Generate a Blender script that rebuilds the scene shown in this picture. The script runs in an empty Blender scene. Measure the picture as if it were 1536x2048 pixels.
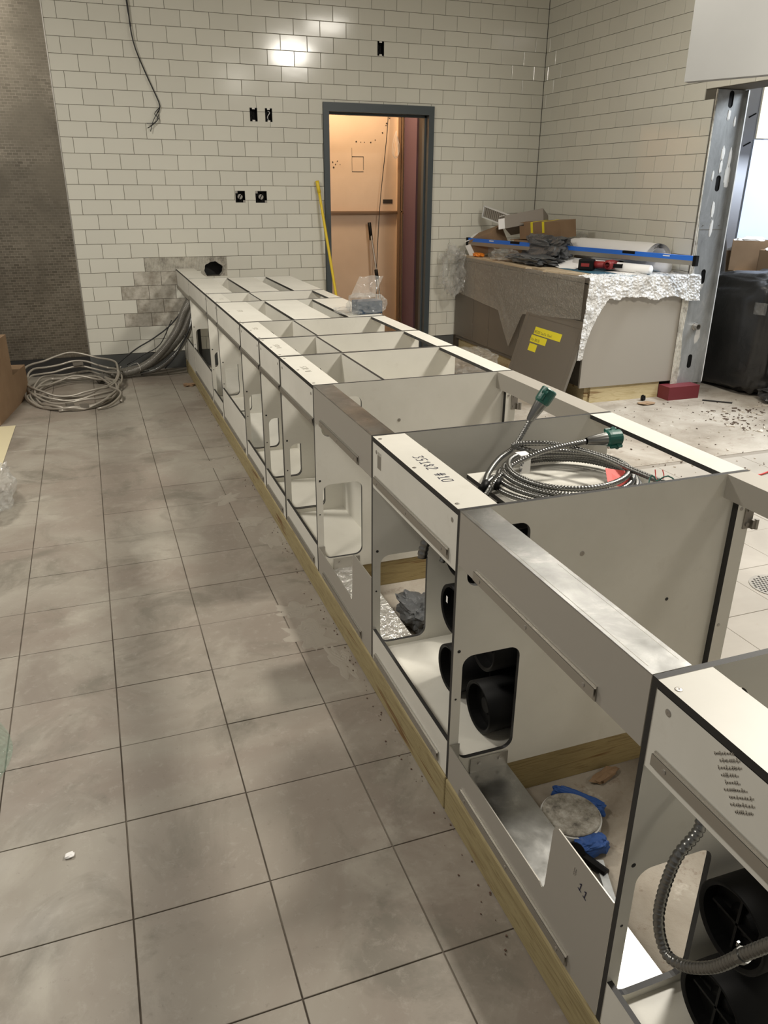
import bpy, bmesh, math, random
from mathutils import Vector, Matrix, noise
random.seed(7)
SC = bpy.context.scene
COL = SC.collection
# ------------------------------------------------------------------ camera
cam_d = bpy.data.cameras.new('camera'); cam = bpy.data.objects.new('camera', cam_d); COL.objects.link(cam)
cam_d.sensor_fit = 'VERTICAL'; cam_d.sensor_height = 36.0; cam_d.sensor_width = 27.0
cam_d.lens = 1544.38 / 2048 * 36.0
cam_d.clip_start = 0.02
yaw, pitch, roll = 0.3516, 0.3968, 0.0070
fw = Vector((math.sin(yaw)*math.cos(pitch), math.cos(yaw)*math.cos(pitch), -math.sin(pitch)))
r0 = Vector((math.cos(yaw), -math.sin(yaw), 0)); u0 = r0.cross(fw)
rr_ = r0*math.cos(roll) + u0*math.sin(roll); uu_ = -r0*math.sin(roll) + u0*math.cos(roll)
M = Matrix.Identity(4)
for i in range(3):
    M[i][0] = rr_[i]; M[i][1] = uu_[i]; M[i][2] = -fw[i]
M[0][3], M[1][3], M[2][3] = 0, 0, 1.5404
cam.matrix_world = M
SC.camera = cam
# ------------------------------------------------------------------ world, lights, exposure
w = bpy.data.worlds.new('world'); SC.world = w; w.use_nodes = True
w.node_tree.nodes['Background'].inputs[0].default_value = (1.0, .97, .92, 1)
w.node_tree.nodes['Background'].inputs[1].default_value = 0.23
SC.view_settings.view_transform = 'Standard'; SC.view_settings.look = 'None'
SC.view_settings.gamma = 1.0; SC.view_settings.use_curve_mapping = False
SC.view_settings.exposure = 0.06
def area(name, loc, aim, sx, sy, power, col, cast=True):
    d = bpy.data.lights.new(name, 'AREA'); d.shape = 'RECTANGLE'; d.size = sx; d.size_y = sy
    d.energy = power; d.color = col; o = bpy.data.objects.new(name, d); COL.objects.link(o)
    o.location = loc; o.rotation_euler = (Vector(aim)-Vector(loc)).to_track_quat('-Z', 'Y').to_euler()
    return o
WARM = (1.0, .945, .85); COOL = (.86, .93, 1.0)
area('ceiling_and_fill_light', (3.0, 4.3, 3.35), (2.9, 4.3, 0), .45, .45, 22, WARM)
area('ceiling_and_fill_light', (3.1, 2.2, 3.35), (3.0, 2.2, 0), .45, .45, 135, WARM)
area('ceiling_and_fill_light', (2.9, -0.9, 3.35), (2.7, -.6, 0), .45, .45, 14, WARM)
area('ceiling_and_fill_light', (-1.2, 4.2, 3.35), (-.6, 4.6, 0), .5, .5, 85, WARM)  # added fill from the left for the far aisle and front faces
area('ceiling_and_fill_light', (-1.3, 1.2, 3.35), (-1.0, 1.4, 0), .5, .5, 36, WARM)  # second left fill, added to brighten the front floor
area('closet_lamp_light', (2.6, 7.95, 2.95), (2.8, 8.2, 0), .3, .3, 27, (1.0, .76, .50))
area('back_room_light', (6.2, 4.2, 3.2), (6.0, 5.0, .5), 1.6, 1.6, 210, COOL)

# ------------------------------------------------------------------ material helpers
def mat(name, col=(.5, .5, .5), rough=.5, metal=0., spec=.5, build=None):
    m = bpy.data.materials.new(name); m.use_nodes = True
    n = m.node_tree; b = n.nodes['Principled BSDF']
    b.inputs['Base Color'].default_value = (*col, 1); b.inputs['Roughness'].default_value = rough
    b.inputs['Metallic'].default_value = metal; b.inputs['Specular IOR Level'].default_value = spec
    if build: build(n, b)
    return m
def N(n, t, **k):
    x = n.nodes.new(t)
    for a, v in k.items():
        if a in x.inputs: x.inputs[a].default_value = v
        else: setattr(x, a, v)
    return x
def coord(n, scale=(1, 1, 1), world=False):
    tc = n.nodes.new('ShaderNodeTexCoord'); mp = n.nodes.new('ShaderNodeMapping')
    mp.inputs['Scale'].default_value = scale
    if world:
        g = n.nodes.new('ShaderNodeNewGeometry'); n.links.new(g.outputs['Position'], mp.inputs['Vector'])
    else: n.links.new(tc.outputs['Object'], mp.inputs['Vector'])
    return mp.outputs[0]
def nz(n, vec, scale=5, detail=4, rough=.5, dist=0):
    x = n.nodes.new('ShaderNodeTexNoise'); x.inputs['Scale'].default_value = scale
    x.inputs['Detail'].default_value = detail; x.inputs['Roughness'].default_value = rough
    x.inputs['Distortion'].default_value = dist
    n.links.new(vec, x.inputs['Vector']); return x.outputs['Fac']
def ramp(n, fac, stops):
    x = n.nodes.new('ShaderNodeValToRGB'); cr = x.color_ramp
    while len(cr.elements) < len(stops): cr.elements.new(.5)
    for e, (p, c) in zip(cr.elements, stops):
        e.position = p; e.color = (*c, 1) if len(c) == 3 else c
    n.links.new(fac, x.inputs['Fac']); return x.outputs['Color']
def mix(n, a, b, fac, mode='MIX'):
    x = n.nodes.new('ShaderNodeMix'); x.data_type = 'RGBA'; x.blend_type = mode
    for s, v in ((6, a), (7, b)):
        if isinstance(v, tuple): x.inputs[s].default_value = (*v, 1)
        else: n.links.new(v, x.inputs[s])
    if isinstance(fac, (int, float)): x.inputs[0].default_value = fac
    else: n.links.new(fac, x.inputs[0])
    return x.outputs[2]
def bump(n, b, h, s=.3, d=.002):
    x = n.nodes.new('ShaderNodeBump'); x.inputs['Strength'].default_value = s; x.inputs['Distance'].default_value = d
    n.links.new(h, x.inputs['Height']); n.links.new(x.outputs[0], b.inputs['Normal'])
def L(n, o, b, k): n.links.new(o, b.inputs[k])
def objrand(n):
    return n.nodes.new('ShaderNodeObjectInfo').outputs['Random']
K = (0, 0, 0); W1 = (1, 1, 1)

def b_lam(n, b):
    v = coord(n, world=True)
    c = ramp(n, nz(n, v, 4, 5, .6), [(.3, (.66, .64, .57)), (.7, (.74, .72, .65))])
    d = ramp(n, nz(n, v, 13, 6, .7), [(.60, K), (.82, (.35, .35, .35))])
    L(n, mix(n, c, (.50, .46, .38), d), b, 'Base Color')
M_LAM = mat('white_laminate', (.8, .78, .72), .42, build=b_lam)
M_BLK = mat('black_panel_core', (.018, .017, .016), .55)
M_BLKPL = mat('black_plastic', (.004, .004, .004), .5, spec=.18)
def b_alu(n, b):
    v = coord(n, world=True)
    c = ramp(n, nz(n, v, 9, 6, .65, .4), [(.30, (.27, .27, .26)), (.55, (.38, .38, .37)), (.72, (.58, .58, .56))])
    L(n, c, b, 'Base Color')
    L(n, ramp(n, nz(n, v, 14, 5, .6), [(.3, (.27,)*3), (.7, (.42,)*3)]), b, 'Roughness')
M_ALU = mat('smeared_aluminium', (.6, .6, .58), .3, 1.0, build=b_alu)
M_ALUS = mat('satin_aluminium', (.44, .42, .38), .42, .9)
M_GREYMET = mat('aluminium_grey_reflection', (.40, .375, .33), .5, .25)  # bare aluminium, its grey-brown reflection put into the base colour
def b_foil(n, b):
    v = coord(n, world=True)
    bump(n, b, nz(n, v, 34, 4, .6, 1.5), .9, .01)
M_FOIL = mat('crinkled_film_metal', (.75, .74, .71), .22, .85, build=b_foil)
M_SCREW = mat('steel_screw', (.45, .43, .40), .35, .9)
M_BRACKET = mat('dull_steel', (.33, .31, .28), .4, .9)
def b_wood(c1, c2, stretch):
    def f(n, b):
        v = coord(n, stretch, world=True)
        g = nz(n, v, 7, 6, .6, 1.2)
        c = ramp(n, g, [(.25, c2), (.5, c1), (.62, c2), (.8, c1)])
        k = ramp(n, nz(n, coord(n, tuple(max(.9, q*1.1) for q in stretch), world=True), 2.1, 3, .5, .3), [(.63, K), (.69, W1)])
        c = mix(n, c, (.17, .085, .025), k)
        L(n, c, b, 'Base Color'); bump(n, b, g, .25, .001)
    return f
M_PT = mat('treated_lumber', (.5, .38, .16), .7, build=b_wood((.36, .295, .15), (.24, .185, .085), (9, .8, 14)))
M_PTX = mat('treated_lumber_cross', (.5, .38, .16), .7, build=b_wood((.34, .265, .12), (.23, .165, .07), (.8, 9, 14)))
M_PINE = mat('pine_board', (.55, .45, .25), .7, build=b_wood((.55, .46, .27), (.42, .33, .17), (.7, 7, 8)))
M_PLY = mat('plywood', (.50, .40, .27), .6, build=b_wood((.52, .42, .29), (.40, .31, .20), (2, .9, 4)))
def b_tile(n, b):
    r = objrand(n)
    c = ramp(n, r, [(0, (.655, .64, .56)), (1, (.70, .685, .60))])
    L(n, c, b, 'Base Color')
    bump(n, b, nz(n, coord(n), 7, 2, .4), .10, .004)
M_TILE = mat('glazed_white_tile', (.7, .69, .62), .13, spec=.6, build=b_tile)
def b_thin(n, b):
    v = coord(n, world=True)
    L(n, ramp(n, nz(n, v, 16, 6, .7), [(.3, (.20, .18, .15)), (.5, (.48, .45, .38)), (.7, (.62, .59, .51))]), b, 'Base Color')
    wv = n.nodes.new('ShaderNodeTexWave'); wv.inputs['Scale'].default_value = 22; wv.inputs['Distortion'].default_value = 1.2
    n.links.new(v, wv.inputs['Vector']); bump(n, b, wv.outputs['Fac'], .8, .006)
M_THIN = mat('dried_thinset', (.5, .47, .4), .85, build=b_thin)
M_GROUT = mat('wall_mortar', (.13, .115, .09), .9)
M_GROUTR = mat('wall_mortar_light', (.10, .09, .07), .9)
def b_floor(n, b):
    r = objrand(n); v = coord(n, world=True)
    base = ramp(n, r, [(0, (.225, .193, .160)), (.5, (.245, .208, .172)), (1, (.265, .228, .190))])
    sm = ramp(n, nz(n, v, 1.3, 5, .6, .7), [(.42, K), (.60, W1)])
    c = mix(n, base, (.315, .288, .242), sm)
    ck = nz(n, v, 2.4, 6, .62, .9)
    c = mix(n, c, (.165, .150, .120), ramp(n, nz(n, v, 2.9, 6, .66, .8), [(.52, K), (.66, (.75,)*3)]))
    c = mix(n, c, (.43, .40, .34), ramp(n, ck, [(.57, K), (.72, (.6,)*3)]))
    fn = nz(n, v, 28, 8, .78, .4)
    c = mix(n, c, (.40, .37, .32), ramp(n, fn, [(.54, K), (.70, (.45,)*3)]))
    c = mix(n, c, (.13, .11, .09), ramp(n, nz(n, v, 45, 6, .75), [(.60, K), (.74, (.55,)*3)]))
    L(n, c, b, 'Base Color')
    L(n, ramp(n, nz(n, v, 5, 4), [(.3, (.42,)*3), (.7, (.62,)*3)]), b, 'Roughness')
    bump(n, b, nz(n, v, 60, 4, .7), .12, .001)
M_FLOOR = mat('quarry_floor_tile', (.25, .21, .17), .5, build=b_floor)
def b_conc(n, b):
    v = coord(n, world=True)
    c = ramp(n, nz(n, v, 1.8, 7, .65, .5), [(.32, (.20, .165, .125)), (.50, (.33, .29, .235)), (.70, (.45, .41, .35))])
    c = mix(n, c, (.20, .15, .11), ramp(n, nz(n, v, 12, 7, .8), [(.56, K), (.66, (.8,)*3)]))
    c = mix(n, c, (.72, .68, .61), ramp(n, nz(n, v, 5, 5, .7), [(.64, K), (.75, (.7,)*3)]))
    L(n, c, b, 'Base Color'); bump(n, b, nz(n, v, 22, 8, .7), .6, .006)
M_CONC = mat('dusty_concrete', (.5, .45, .38), .85, build=b_conc)
def b_dtile(n, b):
    v = coord(n, world=True)
    c = ramp(n, nz(n, v, 2.2, 6, .6, .5), [(.3, (.31, .28, .235)), (.7, (.40, .365, .315))])
    c = mix(n, c, (.30, .25, .19), ramp(n, nz(n, v, 10, 5, .7), [(.62, K), (.75, (.5,)*3)]))
    L(n, c, b, 'Base Color'); bump(n, b, nz(n, v, 40, 4, .6), .15, .001)
M_DTILE = mat('dusty_grey_floor_tile', (.45, .41, .35), .6, build=b_dtile)
M_FGROUT = mat('floor_grout', (.1, .08, .06), .9, build=lambda n, b: L(n, ramp(n, nz(n, coord(n, world=True), 2.2, 4, .6), [(.44, (.075, .06, .045)), (.60, (.20, .172, .138))]), b, 'Base Color'))
M_FGROUTL = mat('dusty_floor_grout', (.26, .23, .19), .9)
M_COVE = mat('grey_cove_base', (.085, .088, .085), .5)
M_FRAME = mat('door_frame_paint', (.055, .068, .074), .42)
def b_orange(n, b):
    v = coord(n, world=True)
    L(n, ramp(n, nz(n, v, 2.2, 4, .5), [(.3, (.66, .50, .36)), (.7, (.76, .59, .44))]), b, 'Base Color')
M_CLOSET = mat('tan_closet_wall', (.65, .45, .28), .55, build=b_orange)
M_CLOSETD = mat('dark_closet_trim', (.30, .19, .11), .5)
M_PURPLE = mat('purple_board', (.13, .075, .10), .7)
M_DARKJ = mat('dark_jamb', (.045, .035, .028), .6)
def b_mosaic(n, b):
    v = coord(n, world=True)
    sw = n.nodes.new('ShaderNodeSeparateXYZ'); n.links.new(v, sw.inputs[0])
    cb = n.nodes.new('ShaderNodeCombineXYZ'); n.links.new(sw.outputs[0], cb.inputs[0]); n.links.new(sw.outputs[2], cb.inputs[1])
    br = n.nodes.new('ShaderNodeTexBrick'); br.inputs['Scale'].default_value = 1.0
    br.inputs['Brick Width'].default_value = .044; br.inputs['Row Height'].default_value = .021
    br.inputs['Mortar Size'].default_value = .0016; br.inputs['Mortar Smooth'].default_value = .3
    br.inputs['Color1'].default_value = (.145, .128, .10, 1); br.inputs['Color2'].default_value = (.225, .20, .16, 1)
    br.inputs['Mortar'].default_value = (.34, .30, .24, 1)
    n.links.new(cb.outputs[0], br.inputs['Vector'])
    sm = ramp(n, nz(n, v, 2.0, 4, .55, .6), [(.42, K), (.62, W1)])
    c = mix(n, br.outputs['Color'], (.165, .146, .114), mix(n, K, (.85,)*3, sm))
    L(n, c, b, 'Base Color')
    L(n, ramp(n, nz(n, v, 3, 3), [(.3, (.28,)*3), (.7, (.5,)*3)]), b, 'Roughness')
    bump(n, b, br.outputs['Fac'], -.5, .002)
M_MOSAIC = mat('metal_mosaic', (.3, .28, .24), .35, .75, build=b_mosaic)
def b_card(n, b):
    v = coord(n, world=True)
    L(n, ramp(n, nz(n, v, 6, 4), [(.3, (.23, .145, .08)), (.7, (.29, .19, .11))]), b, 'Base Color')
M_CARD = mat('cardboard', (.34, .22, .12), .85, build=b_card)
M_CARDG = mat('grey_cardboard', (.28, .25, .215), .8)
M_PAPER = mat('paper', (.86, .85, .83), .75)
M_YEL = mat('yellow_tape', (.78, .68, .03), .5)
M_YELP = mat('yellow_paint', (.80, .58, .03), .38)
M_YPAPER = mat('yellowish_paper', (.62, .55, .36), .8)
M_BLUE = mat('blue_level_paint', (.025, .15, .62), .35)
M_CABG = mat('taupe_laminate', (.145, .128, .105), .5)
M_CABL = mat('light_taupe_laminate', (.30, .275, .235), .5)
M_DKPL = mat('dark_plastic_film', (.035, .036, .038), .32)
def b_bag(n, b):
    v = coord(n, world=True)
    L(n, ramp(n, nz(n, v, 3, 4), [(.35, (.012, .012, .012)), (.7, (.03, .029, .028))]), b, 'Base Color')
    bump(n, b, nz(n, v, 9, 6, .6, 1.), .5, .01)
M_BAG = mat('black_bag_film', (.02, .02, .02), .34, build=b_bag)
M_GBAG = mat('grey_bag_film', (.10, .105, .11), .35, build=lambda n, b: bump(n, b, nz(n, coord(n), 30, 5, .6, 1.), .6, .01))
M_RED = mat('red_plastic', (.22, .02, .02), .4)
M_REDPT = mat('red_waterproofing', (.13, .014, .02), .5)
M_ORG = mat('orange_plastic', (.72, .22, .02), .5)
M_GREEN = mat('green_connector', (.01, .10, .075), .35)
M_CONDUIT = mat('flexible_steel_conduit', (.24, .24, .23), .30, .95)
M_CONDW = mat('grey_pvc_hose', (.17, .16, .14), .40, .35)
M_CABLE = mat('grey_cable_jacket', (.40, .37, .32), .38, .4)
M_TAG = mat('red_tag', (.85, .14, .12), .6)
M_INK = mat('marker_ink', (.02, .02, .05), .6)
M_FAINT = mat('faint_ink', (.38, .35, .30), .6)
M_WIRE = mat('black_wire', (.01, .01, .01), .5)
M_RWIRE = mat('red_wire', (.5, .03, .02), .4)
M_WHITEP = mat('white_plastic', (.72, .72, .70), .4)
def b_soff(n, b):
    v = coord(n, world=True); L(n, ramp(n, nz(n, v, 2, 4), [(.3, (.29, .29, .28)), (.7, (.32, .32, .31))]), b, 'Base Color')
M_SOFF = mat('soffit_board', (.5, .48, .44), .7, build=b_soff)
def b_galv(n, b):
    v = coord(n, (1, 1, .35), world=True)
    c = ramp(n, nz(n, v, 11, 5, .7, .6), [(.3, (.30, .31, .31)), (.6, (.44, .455, .46)), (.75, (.55, .56, .56))])
    c = mix(n, c, (.82, .80, .75), ramp(n, nz(n, v, 8, 3, .5, .3), [(.63, K), (.66, W1)]))
    L(n, c, b, 'Base Color')
M_GALV = mat('galvanised_stud_steel', (.4, .42, .43), .38, .65, build=b_galv)
M_BOARDB = mat('blue_white_board', (.50, .56, .70), .6)
M_ROOMW = mat('back_room_wall', (.60, .62, .68), .7)
M_BIN = mat('grey_bin', (.42, .40, .35), .6)
M_CEIL = mat('ceiling_board', (.45, .42, .37), .8)
def trans(name, col, alpha, rough=.15, bs=60, bd=.006, bst=.8):
    def f(n, b):
        out = n.nodes['Material Output']; t = n.nodes.new('ShaderNodeBsdfTransparent'); mx = n.nodes.new('ShaderNodeMixShader')
        v = coord(n, world=True)
        vo = n.nodes.new('ShaderNodeTexVoronoi'); vo.inputs['Scale'].default_value = bs; n.links.new(v, vo.inputs['Vector'])
        bump(n, b, vo.outputs['Distance'], bst, bd)
        a = ramp(n, nz(n, v, 55, 4, .8), [(.35, (alpha*.75,)*3), (.7, (min(1, alpha*1.35),)*3)])
        n.links.new(a, mx.inputs[0]); n.links.new(t.outputs[0], mx.inputs[1]); n.links.new(b.outputs[0], mx.inputs[2])
        n.links.new(mx.outputs[0], out.inputs['Surface'])
    return mat(name, col, rough, build=f)
M_BUBBLE = trans('bubble_film_white', (.80, .80, .79), .74, .2, 90)
M_FILM = trans('bubble_film_clear', (.50, .475, .42), .42, .25, 80)
M_CLEAR = trans('clear_film', (.60, .60, .57), .24, .12, 25, .02)

# ------------------------------------------------------------------ object helpers
BASE = {}
def link(o, parent=None):
    COL.objects.link(o)
    if parent is not None: o.parent = parent
    return o
def thing(name, label, cat, base=(0, 0, 0), group=None):
    o = bpy.data.objects.new(name, None); o.location = base; o.empty_display_size = .05
    link(o); BASE[o.name] = Vector(base)
    o['label'] = label; o['category'] = cat
    if group: o['group'] = group
    return o
def obj(name, geo, m, parent=None, label=None, cat=None, group=None, kind=None, smooth=False, base=None):
    """geo = (verts, faces[, matidx]); world coordinates"""
    vs, fs = geo[0], geo[1]; mi = geo[2] if len(geo) > 2 else None
    b = BASE.get(parent.name, Vector()) if parent is not None else (Vector(base) if base is not None else None)
    if b is None:
        xs = [v[0] for v in vs]; ys = [v[1] for v in vs]; zs = [v[2] for v in vs]
        b = Vector(((min(xs)+max(xs))/2, (min(ys)+max(ys))/2, min(zs)))
    me = bpy.data.meshes.new(name)
    me.from_pydata([(v[0]-b[0], v[1]-b[1], v[2]-b[2]) for v in vs], [], fs)
    for x in (m if isinstance(m, (list, tuple)) else [m]): me.materials.append(x)
    if mi: me.polygons.foreach_set('material_index', mi)
    if smooth: me.polygons.foreach_set('use_smooth', [True]*len(me.polygons))
    me.update()
    o = bpy.data.objects.new(name, me); link(o, parent)
    if parent is None: o.location = b
    BASE[o.name] = b
    if label: o['label'] = label
    if cat: o['category'] = cat
    if group: o['group'] = group
    if kind: o['kind'] = kind
    return o
def cat_geo(gs):
    V, F, I = [], [], []
    for g in gs:
        k = len(V); V += list(g[0]); F += [tuple(i+k for i in f) for f in g[1]]
        I += list(g[2]) if len(g) > 2 else [0]*len(g[1])
    return V, F, I
def box(x0, x1, y0, y1, z0, z1, mi=0, edge=None):
    v = [(x0, y0, z0), (x1, y0, z0), (x1, y1, z0), (x0, y1, z0), (x0, y0, z1), (x1, y0, z1), (x1, y1, z1), (x0, y1, z1)]
    f = [(0, 3, 2, 1), (4, 5, 6, 7), (0, 1, 5, 4), (2, 3, 7, 6), (1, 2, 6, 5), (3, 0, 4, 7)]
    I = [mi]*6
    if edge is not None:   # edge: axis normal to the broad faces; other faces get index 1
        broad = {'z': (0, 1), 'y': (2, 3), 'x': (4, 5)}[edge]
        I = [0 if i in broad else 1 for i in range(6)]
    return v, f, I
def xform(g, Mx):
    return ([tuple(Mx @ Vector(v)) for v in g[0]], g[1], g[2] if len(g) > 2 else [0]*len(g[1]))
def obox(c, s, rz=0, rx=0, ry=0, mi=0, edge=None):
    g = box(-s[0]/2, s[0]/2, -s[1]/2, s[1]/2, -s[2]/2, s[2]/2, mi, edge)
    return xform(g, Matrix.Translation(c) @ Matrix.Rotation(rz, 4, 'Z') @ Matrix.Rotation(ry, 4, 'Y') @ Matrix.Rotation(rx, 4, 'X'))
def cyl(p0, p1, r0, r1=None, n=20, cap=True):
    p0, p1 = Vector(p0), Vector(p1); r1 = r0 if r1 is None else r1
    d = (p1-p0).normalized(); a = d.orthogonal().normalized(); b = d.cross(a)
    V = [tuple(p0+(a*math.cos(t)+b*math.sin(t))*r0) for t in [2*math.pi*i/n for i in range(n)]]
    V += [tuple(p1+(a*math.cos(t)+b*math.sin(t))*r1) for t in [2*math.pi*i/n for i in range(n)]]
    F = [(i, (i+1) % n, n+(i+1) % n, n+i) for i in range(n)]
    if cap: F += [tuple(range(n-1, -1, -1)), tuple(range(n, 2*n))]
    return V, F, [0]*len(F)
def lathe(p0, axis, prof, n=24):
    """prof list of (t along axis, radius)"""
    p0 = Vector(p0); d = Vector(axis).normalized(); a = d.orthogonal().normalized(); b = d.cross(a)
    V, F = [], []
    for t, r in prof:
        for i in range(n):
            an = 2*math.pi*i/n; V.append(tuple(p0+d*t+(a*math.cos(an)+b*math.sin(an))*r))
    for k in range(len(prof)-1):
        for i in range(n):
            j = (i+1) % n; F.append((k*n+i, k*n+j, (k+1)*n+j, (k+1)*n+i))
    return V, F, [0]*len(F)
def spline(pts, step):
    P = [Vector(p) for p in pts]; P = [P[0]*2-P[1]]+P+[P[-1]*2-P[-2]]; out = []
    for i in range(1, len(P)-2):
        n = max(2, int((P[i+1]-P[i]).length/step))
        for k in range(n):
            t = k/n; a, b, c, d = P[i-1:i+3]
            out.append(.5*((2*b)+(c-a)*t+(2*a-5*b+4*c-d)*t*t+(3*b-a-3*c+d)*t**3))
    out.append(P[-2]); return out
def tube(pts, r, step=.01, n=8, rib=0., cap=True):
    """smooth tube through pts; rib>0: corrugation amplitude (alternate rings)"""
    C = spline(pts, step); V, F = [], []; prev = None
    for i, c in enumerate(C):
        t = (C[min(i+1, len(C)-1)]-C[max(i-1, 0)])
        t = t.normalized() if t.length > 1e-9 else Vector((0, 0, 1))
        a = t.orthogonal().normalized() if prev is None else (prev-t*prev.dot(t)).normalized()
        prev = a; b = t.cross(a); q = r-(rib if (i % 3) == 0 else 0)
        for k in range(n):
            an = 2*math.pi*k/n; V.append(tuple(c+(a*math.cos(an)+b*math.sin(an))*q))
    for i in range(len(C)-1):
        for k in range(n):
            j = (k+1) % n; F.append((i*n+k, i*n+j, (i+1)*n+j, (i+1)*n+k))
    if cap: F += [tuple(range(n-1, -1, -1)), tuple(range(len(V)-n, len(V)))]
    return V, F, [0]*len(F)
def strokes(lines, wdt, M3, th=.0006):
    """2D polylines -> thin flat ink bars; M3 maps (u,v,0) to the world"""
    gs = []
    for ln in lines:
        for (x0, y0), (x1, y1) in zip(ln[:-1], ln[1:]):
            l = math.hypot(x1-x0, y1-y0)+wdt*.6; an = math.atan2(y1-y0, x1-x0)
            g = box(-l/2, l/2, -wdt/2, wdt/2, 0, th)
            gs.append(xform(g, M3 @ Matrix.Translation(((x0+x1)/2, (y0+y1)/2, 0)) @ Matrix.Rotation(an, 4, 'Z')))
    return cat_geo(gs)
GL = {'0': [[(0, .2), (.1, 0), (.4, 0), (.5, .3), (.5, .7), (.4, 1), (.1, 1), (0, .8), (0, .2)]],
 '1': [[(.1, .75), (.3, 1), (.3, 0)], [(.05, 0), (.55, 0)]], '2': [[(0, .8), (.15, 1), (.4, 1), (.5, .75), (0, 0), (.55, 0)]],
 '3': [[(0, 1), (.45, 1), (.2, .6), (.5, .4), (.4, .05), (0, 0)]], '5': [[(.5, 1), (.08, 1), (.05, .55), (.4, .55), (.5, .3), (.35, 0), (0, 0)]],
 '6': [[(.45, 1), (.1, .6), (0, .25), (.2, 0), (.45, .1), (.45, .4), (.1, .45)]],
 '7': [[(0, 1), (.5, 1), (.15, 0)]], '8': [[(.25, .5), (.05, .75), (.25, 1), (.45, .75), (.25, .5), (0, .2), (.25, 0), (.5, .2), (.25, .5)]],
 '9': [[(.45, .7), (.25, 1), (.05, .7), (.25, .5), (.45, .7), (.35, 0)]],
 '#': [[(.15, 0), (.2, 1)], [(.38, 0), (.43, 1)], [(0, .35), (.55, .38)], [(0, .65), (.55, .68)]],
 '+': [[(.25, .2), (.25, .8)], [(0, .5), (.5, .5)]], 'W': [[(0, 1), (.12, 0), (.27, .8), (.42, 0), (.55, 1)]],
 'R': [[(0, 0), (0, 1), (.4, .95), (.4, .55), (0, .5), (.45, 0)]], ' ': [], '/': [[(0, 0), (.5, 1)]],
 'C': [[(.5, .85), (.25, 1), (0, .6), (.1, .1), (.5, .1)]], 'a': [[(.4, .5), (.1, .5), (0, .2), (.2, 0), (.4, .2), (.4, .5), (.45, 0)]],
 's': [[(.4, .5), (.1, .5), (.3, .25), (.35, .05), (0, 0)]], 't': [[(.2, .9), (.2, .1), (.4, 0)], [(.05, .6), (.4, .6)]],
 'l': [[(.15, 1), (.15, .1), (.3, 0)]], 'e': [[(0, .3), (.4, .35), (.25, .55), (.02, .35), (.1, 0), (.4, .05)]],
 'S': [[(.5, .9), (.2, 1), (.05, .75), (.45, .35), (.3, 0), (0, .1)]], 'd': [[(.4, 1), (.4, 0)], [(.4, .4), (.1, .5), (0, .2), (.2, 0), (.4, .15)]],
 'A': [[(0, 0), (.25, 1), (.5, 0)], [(.1, .4), (.4, .4)]], 'P': [[(0, 0), (0, 1), (.4, .9), (.4, .55), (0, .5)]],
 'O': [[(0, .2), (.1, 0), (.4, 0), (.5, .3), (.5, .7), (.4, 1), (.1, 1), (0, .8), (0, .2)]], 'E': [[(.5, 1), (0, 1), (0, 0), (.5, 0)], [(0, .5), (.4, .5)]]}
def word(s, h, jit=.03):
    out, x = [], 0
    for ch in s:
        for ln in GL.get(ch, []):
            out.append([((x+a+random.uniform(-jit, jit))*h, (b+random.uniform(-jit, jit))*h) for a, b in ln])
        x += .72
    return out
def write(name, s_, h, wd, M3, m, parent, adv=.72):
    x = 0
    for ch in s_:
        if GL.get(ch): obj(name, strokes([[((x+a+random.uniform(-.03, .03))*h, (b+random.uniform(-.03, .03))*h) for a, b in ln] for ln in GL[ch]], wd, M3), m, parent)
        x += adv
def frame(o, ux, vx):
    """matrix with origin o, u axis, v axis, normal u x v"""
    u = Vector(ux).normalized(); v = Vector(vx).normalized(); w_ = u.cross(v)
    Mx = Matrix.Identity(4)
    for i in range(3): Mx[i][0] = u[i]; Mx[i][1] = v[i]; Mx[i][2] = w_[i]; Mx[i][3] = o[i]
    return Mx
def rrect(a0, b0, a1, b1, r, n=6):
    pts = []
    for cx, cy, s in ((a1-r, b0+r, -90), (a1-r, b1-r, 0), (a0+r, b1-r, 90), (a0+r, b0+r, 180)):
        for i in range(n+1):
            t = math.radians(s+90*i/n); pts.append((cx+r*math.cos(t), cy+r*math.sin(t)))
    return pts
def plate(outer, holes, t):
    """2D outline with holes extruded to thickness t (centred); returns geo with material index 1 on the cut edges"""
    cu = bpy.data.curves.new('tmp', 'CURVE'); cu.dimensions = '2D'; cu.fill_mode = 'BOTH'; cu.extrude = t/2
    for pts in [outer]+holes:
        s = cu.splines.new('POLY'); s.points.add(len(pts)-1)
        for i, p in enumerate(pts): s.points[i].co = (p[0], p[1], 0, 1)
        s.use_cyclic_u = True
    o = bpy.data.objects.new('tmp', cu); COL.objects.link(o)
    dg = bpy.context.evaluated_depsgraph_get(); me = bpy.data.meshes.new_from_object(o.evaluated_get(dg))
    V = [tuple(v.co) for v in me.vertices]; F = [tuple(p.vertices) for p in me.polygons]
    I = [0 if abs(p.normal.z) > .5 else 1 for p in me.polygons]
    bpy.data.objects.remove(o); bpy.data.curves.remove(cu); bpy.data.meshes.remove(me)
    return V, F, I
def plate_y(outer, holes, y0, y1):       # (u,v)->(x,z), thickness along y
    g = plate(outer, holes, y1-y0)
    return ([(v[0], (y0+y1)/2-v[2], v[1]) for v in g[0]], g[1], g[2])
def plate_x(outer, holes, x0, x1):       # (u,v)->(y,z)
    g = plate(outer, holes, x1-x0)
    return ([((x0+x1)/2+v[2], v[0], v[1]) for v in g[0]], g[1], g[2])
def plate_z(outer, holes, z0, z1):
    g = plate(outer, holes, z1-z0)
    return ([(v[0], v[1], (z0+z1)/2+v[2]) for v in g[0]], g[1], g[2])
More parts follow.
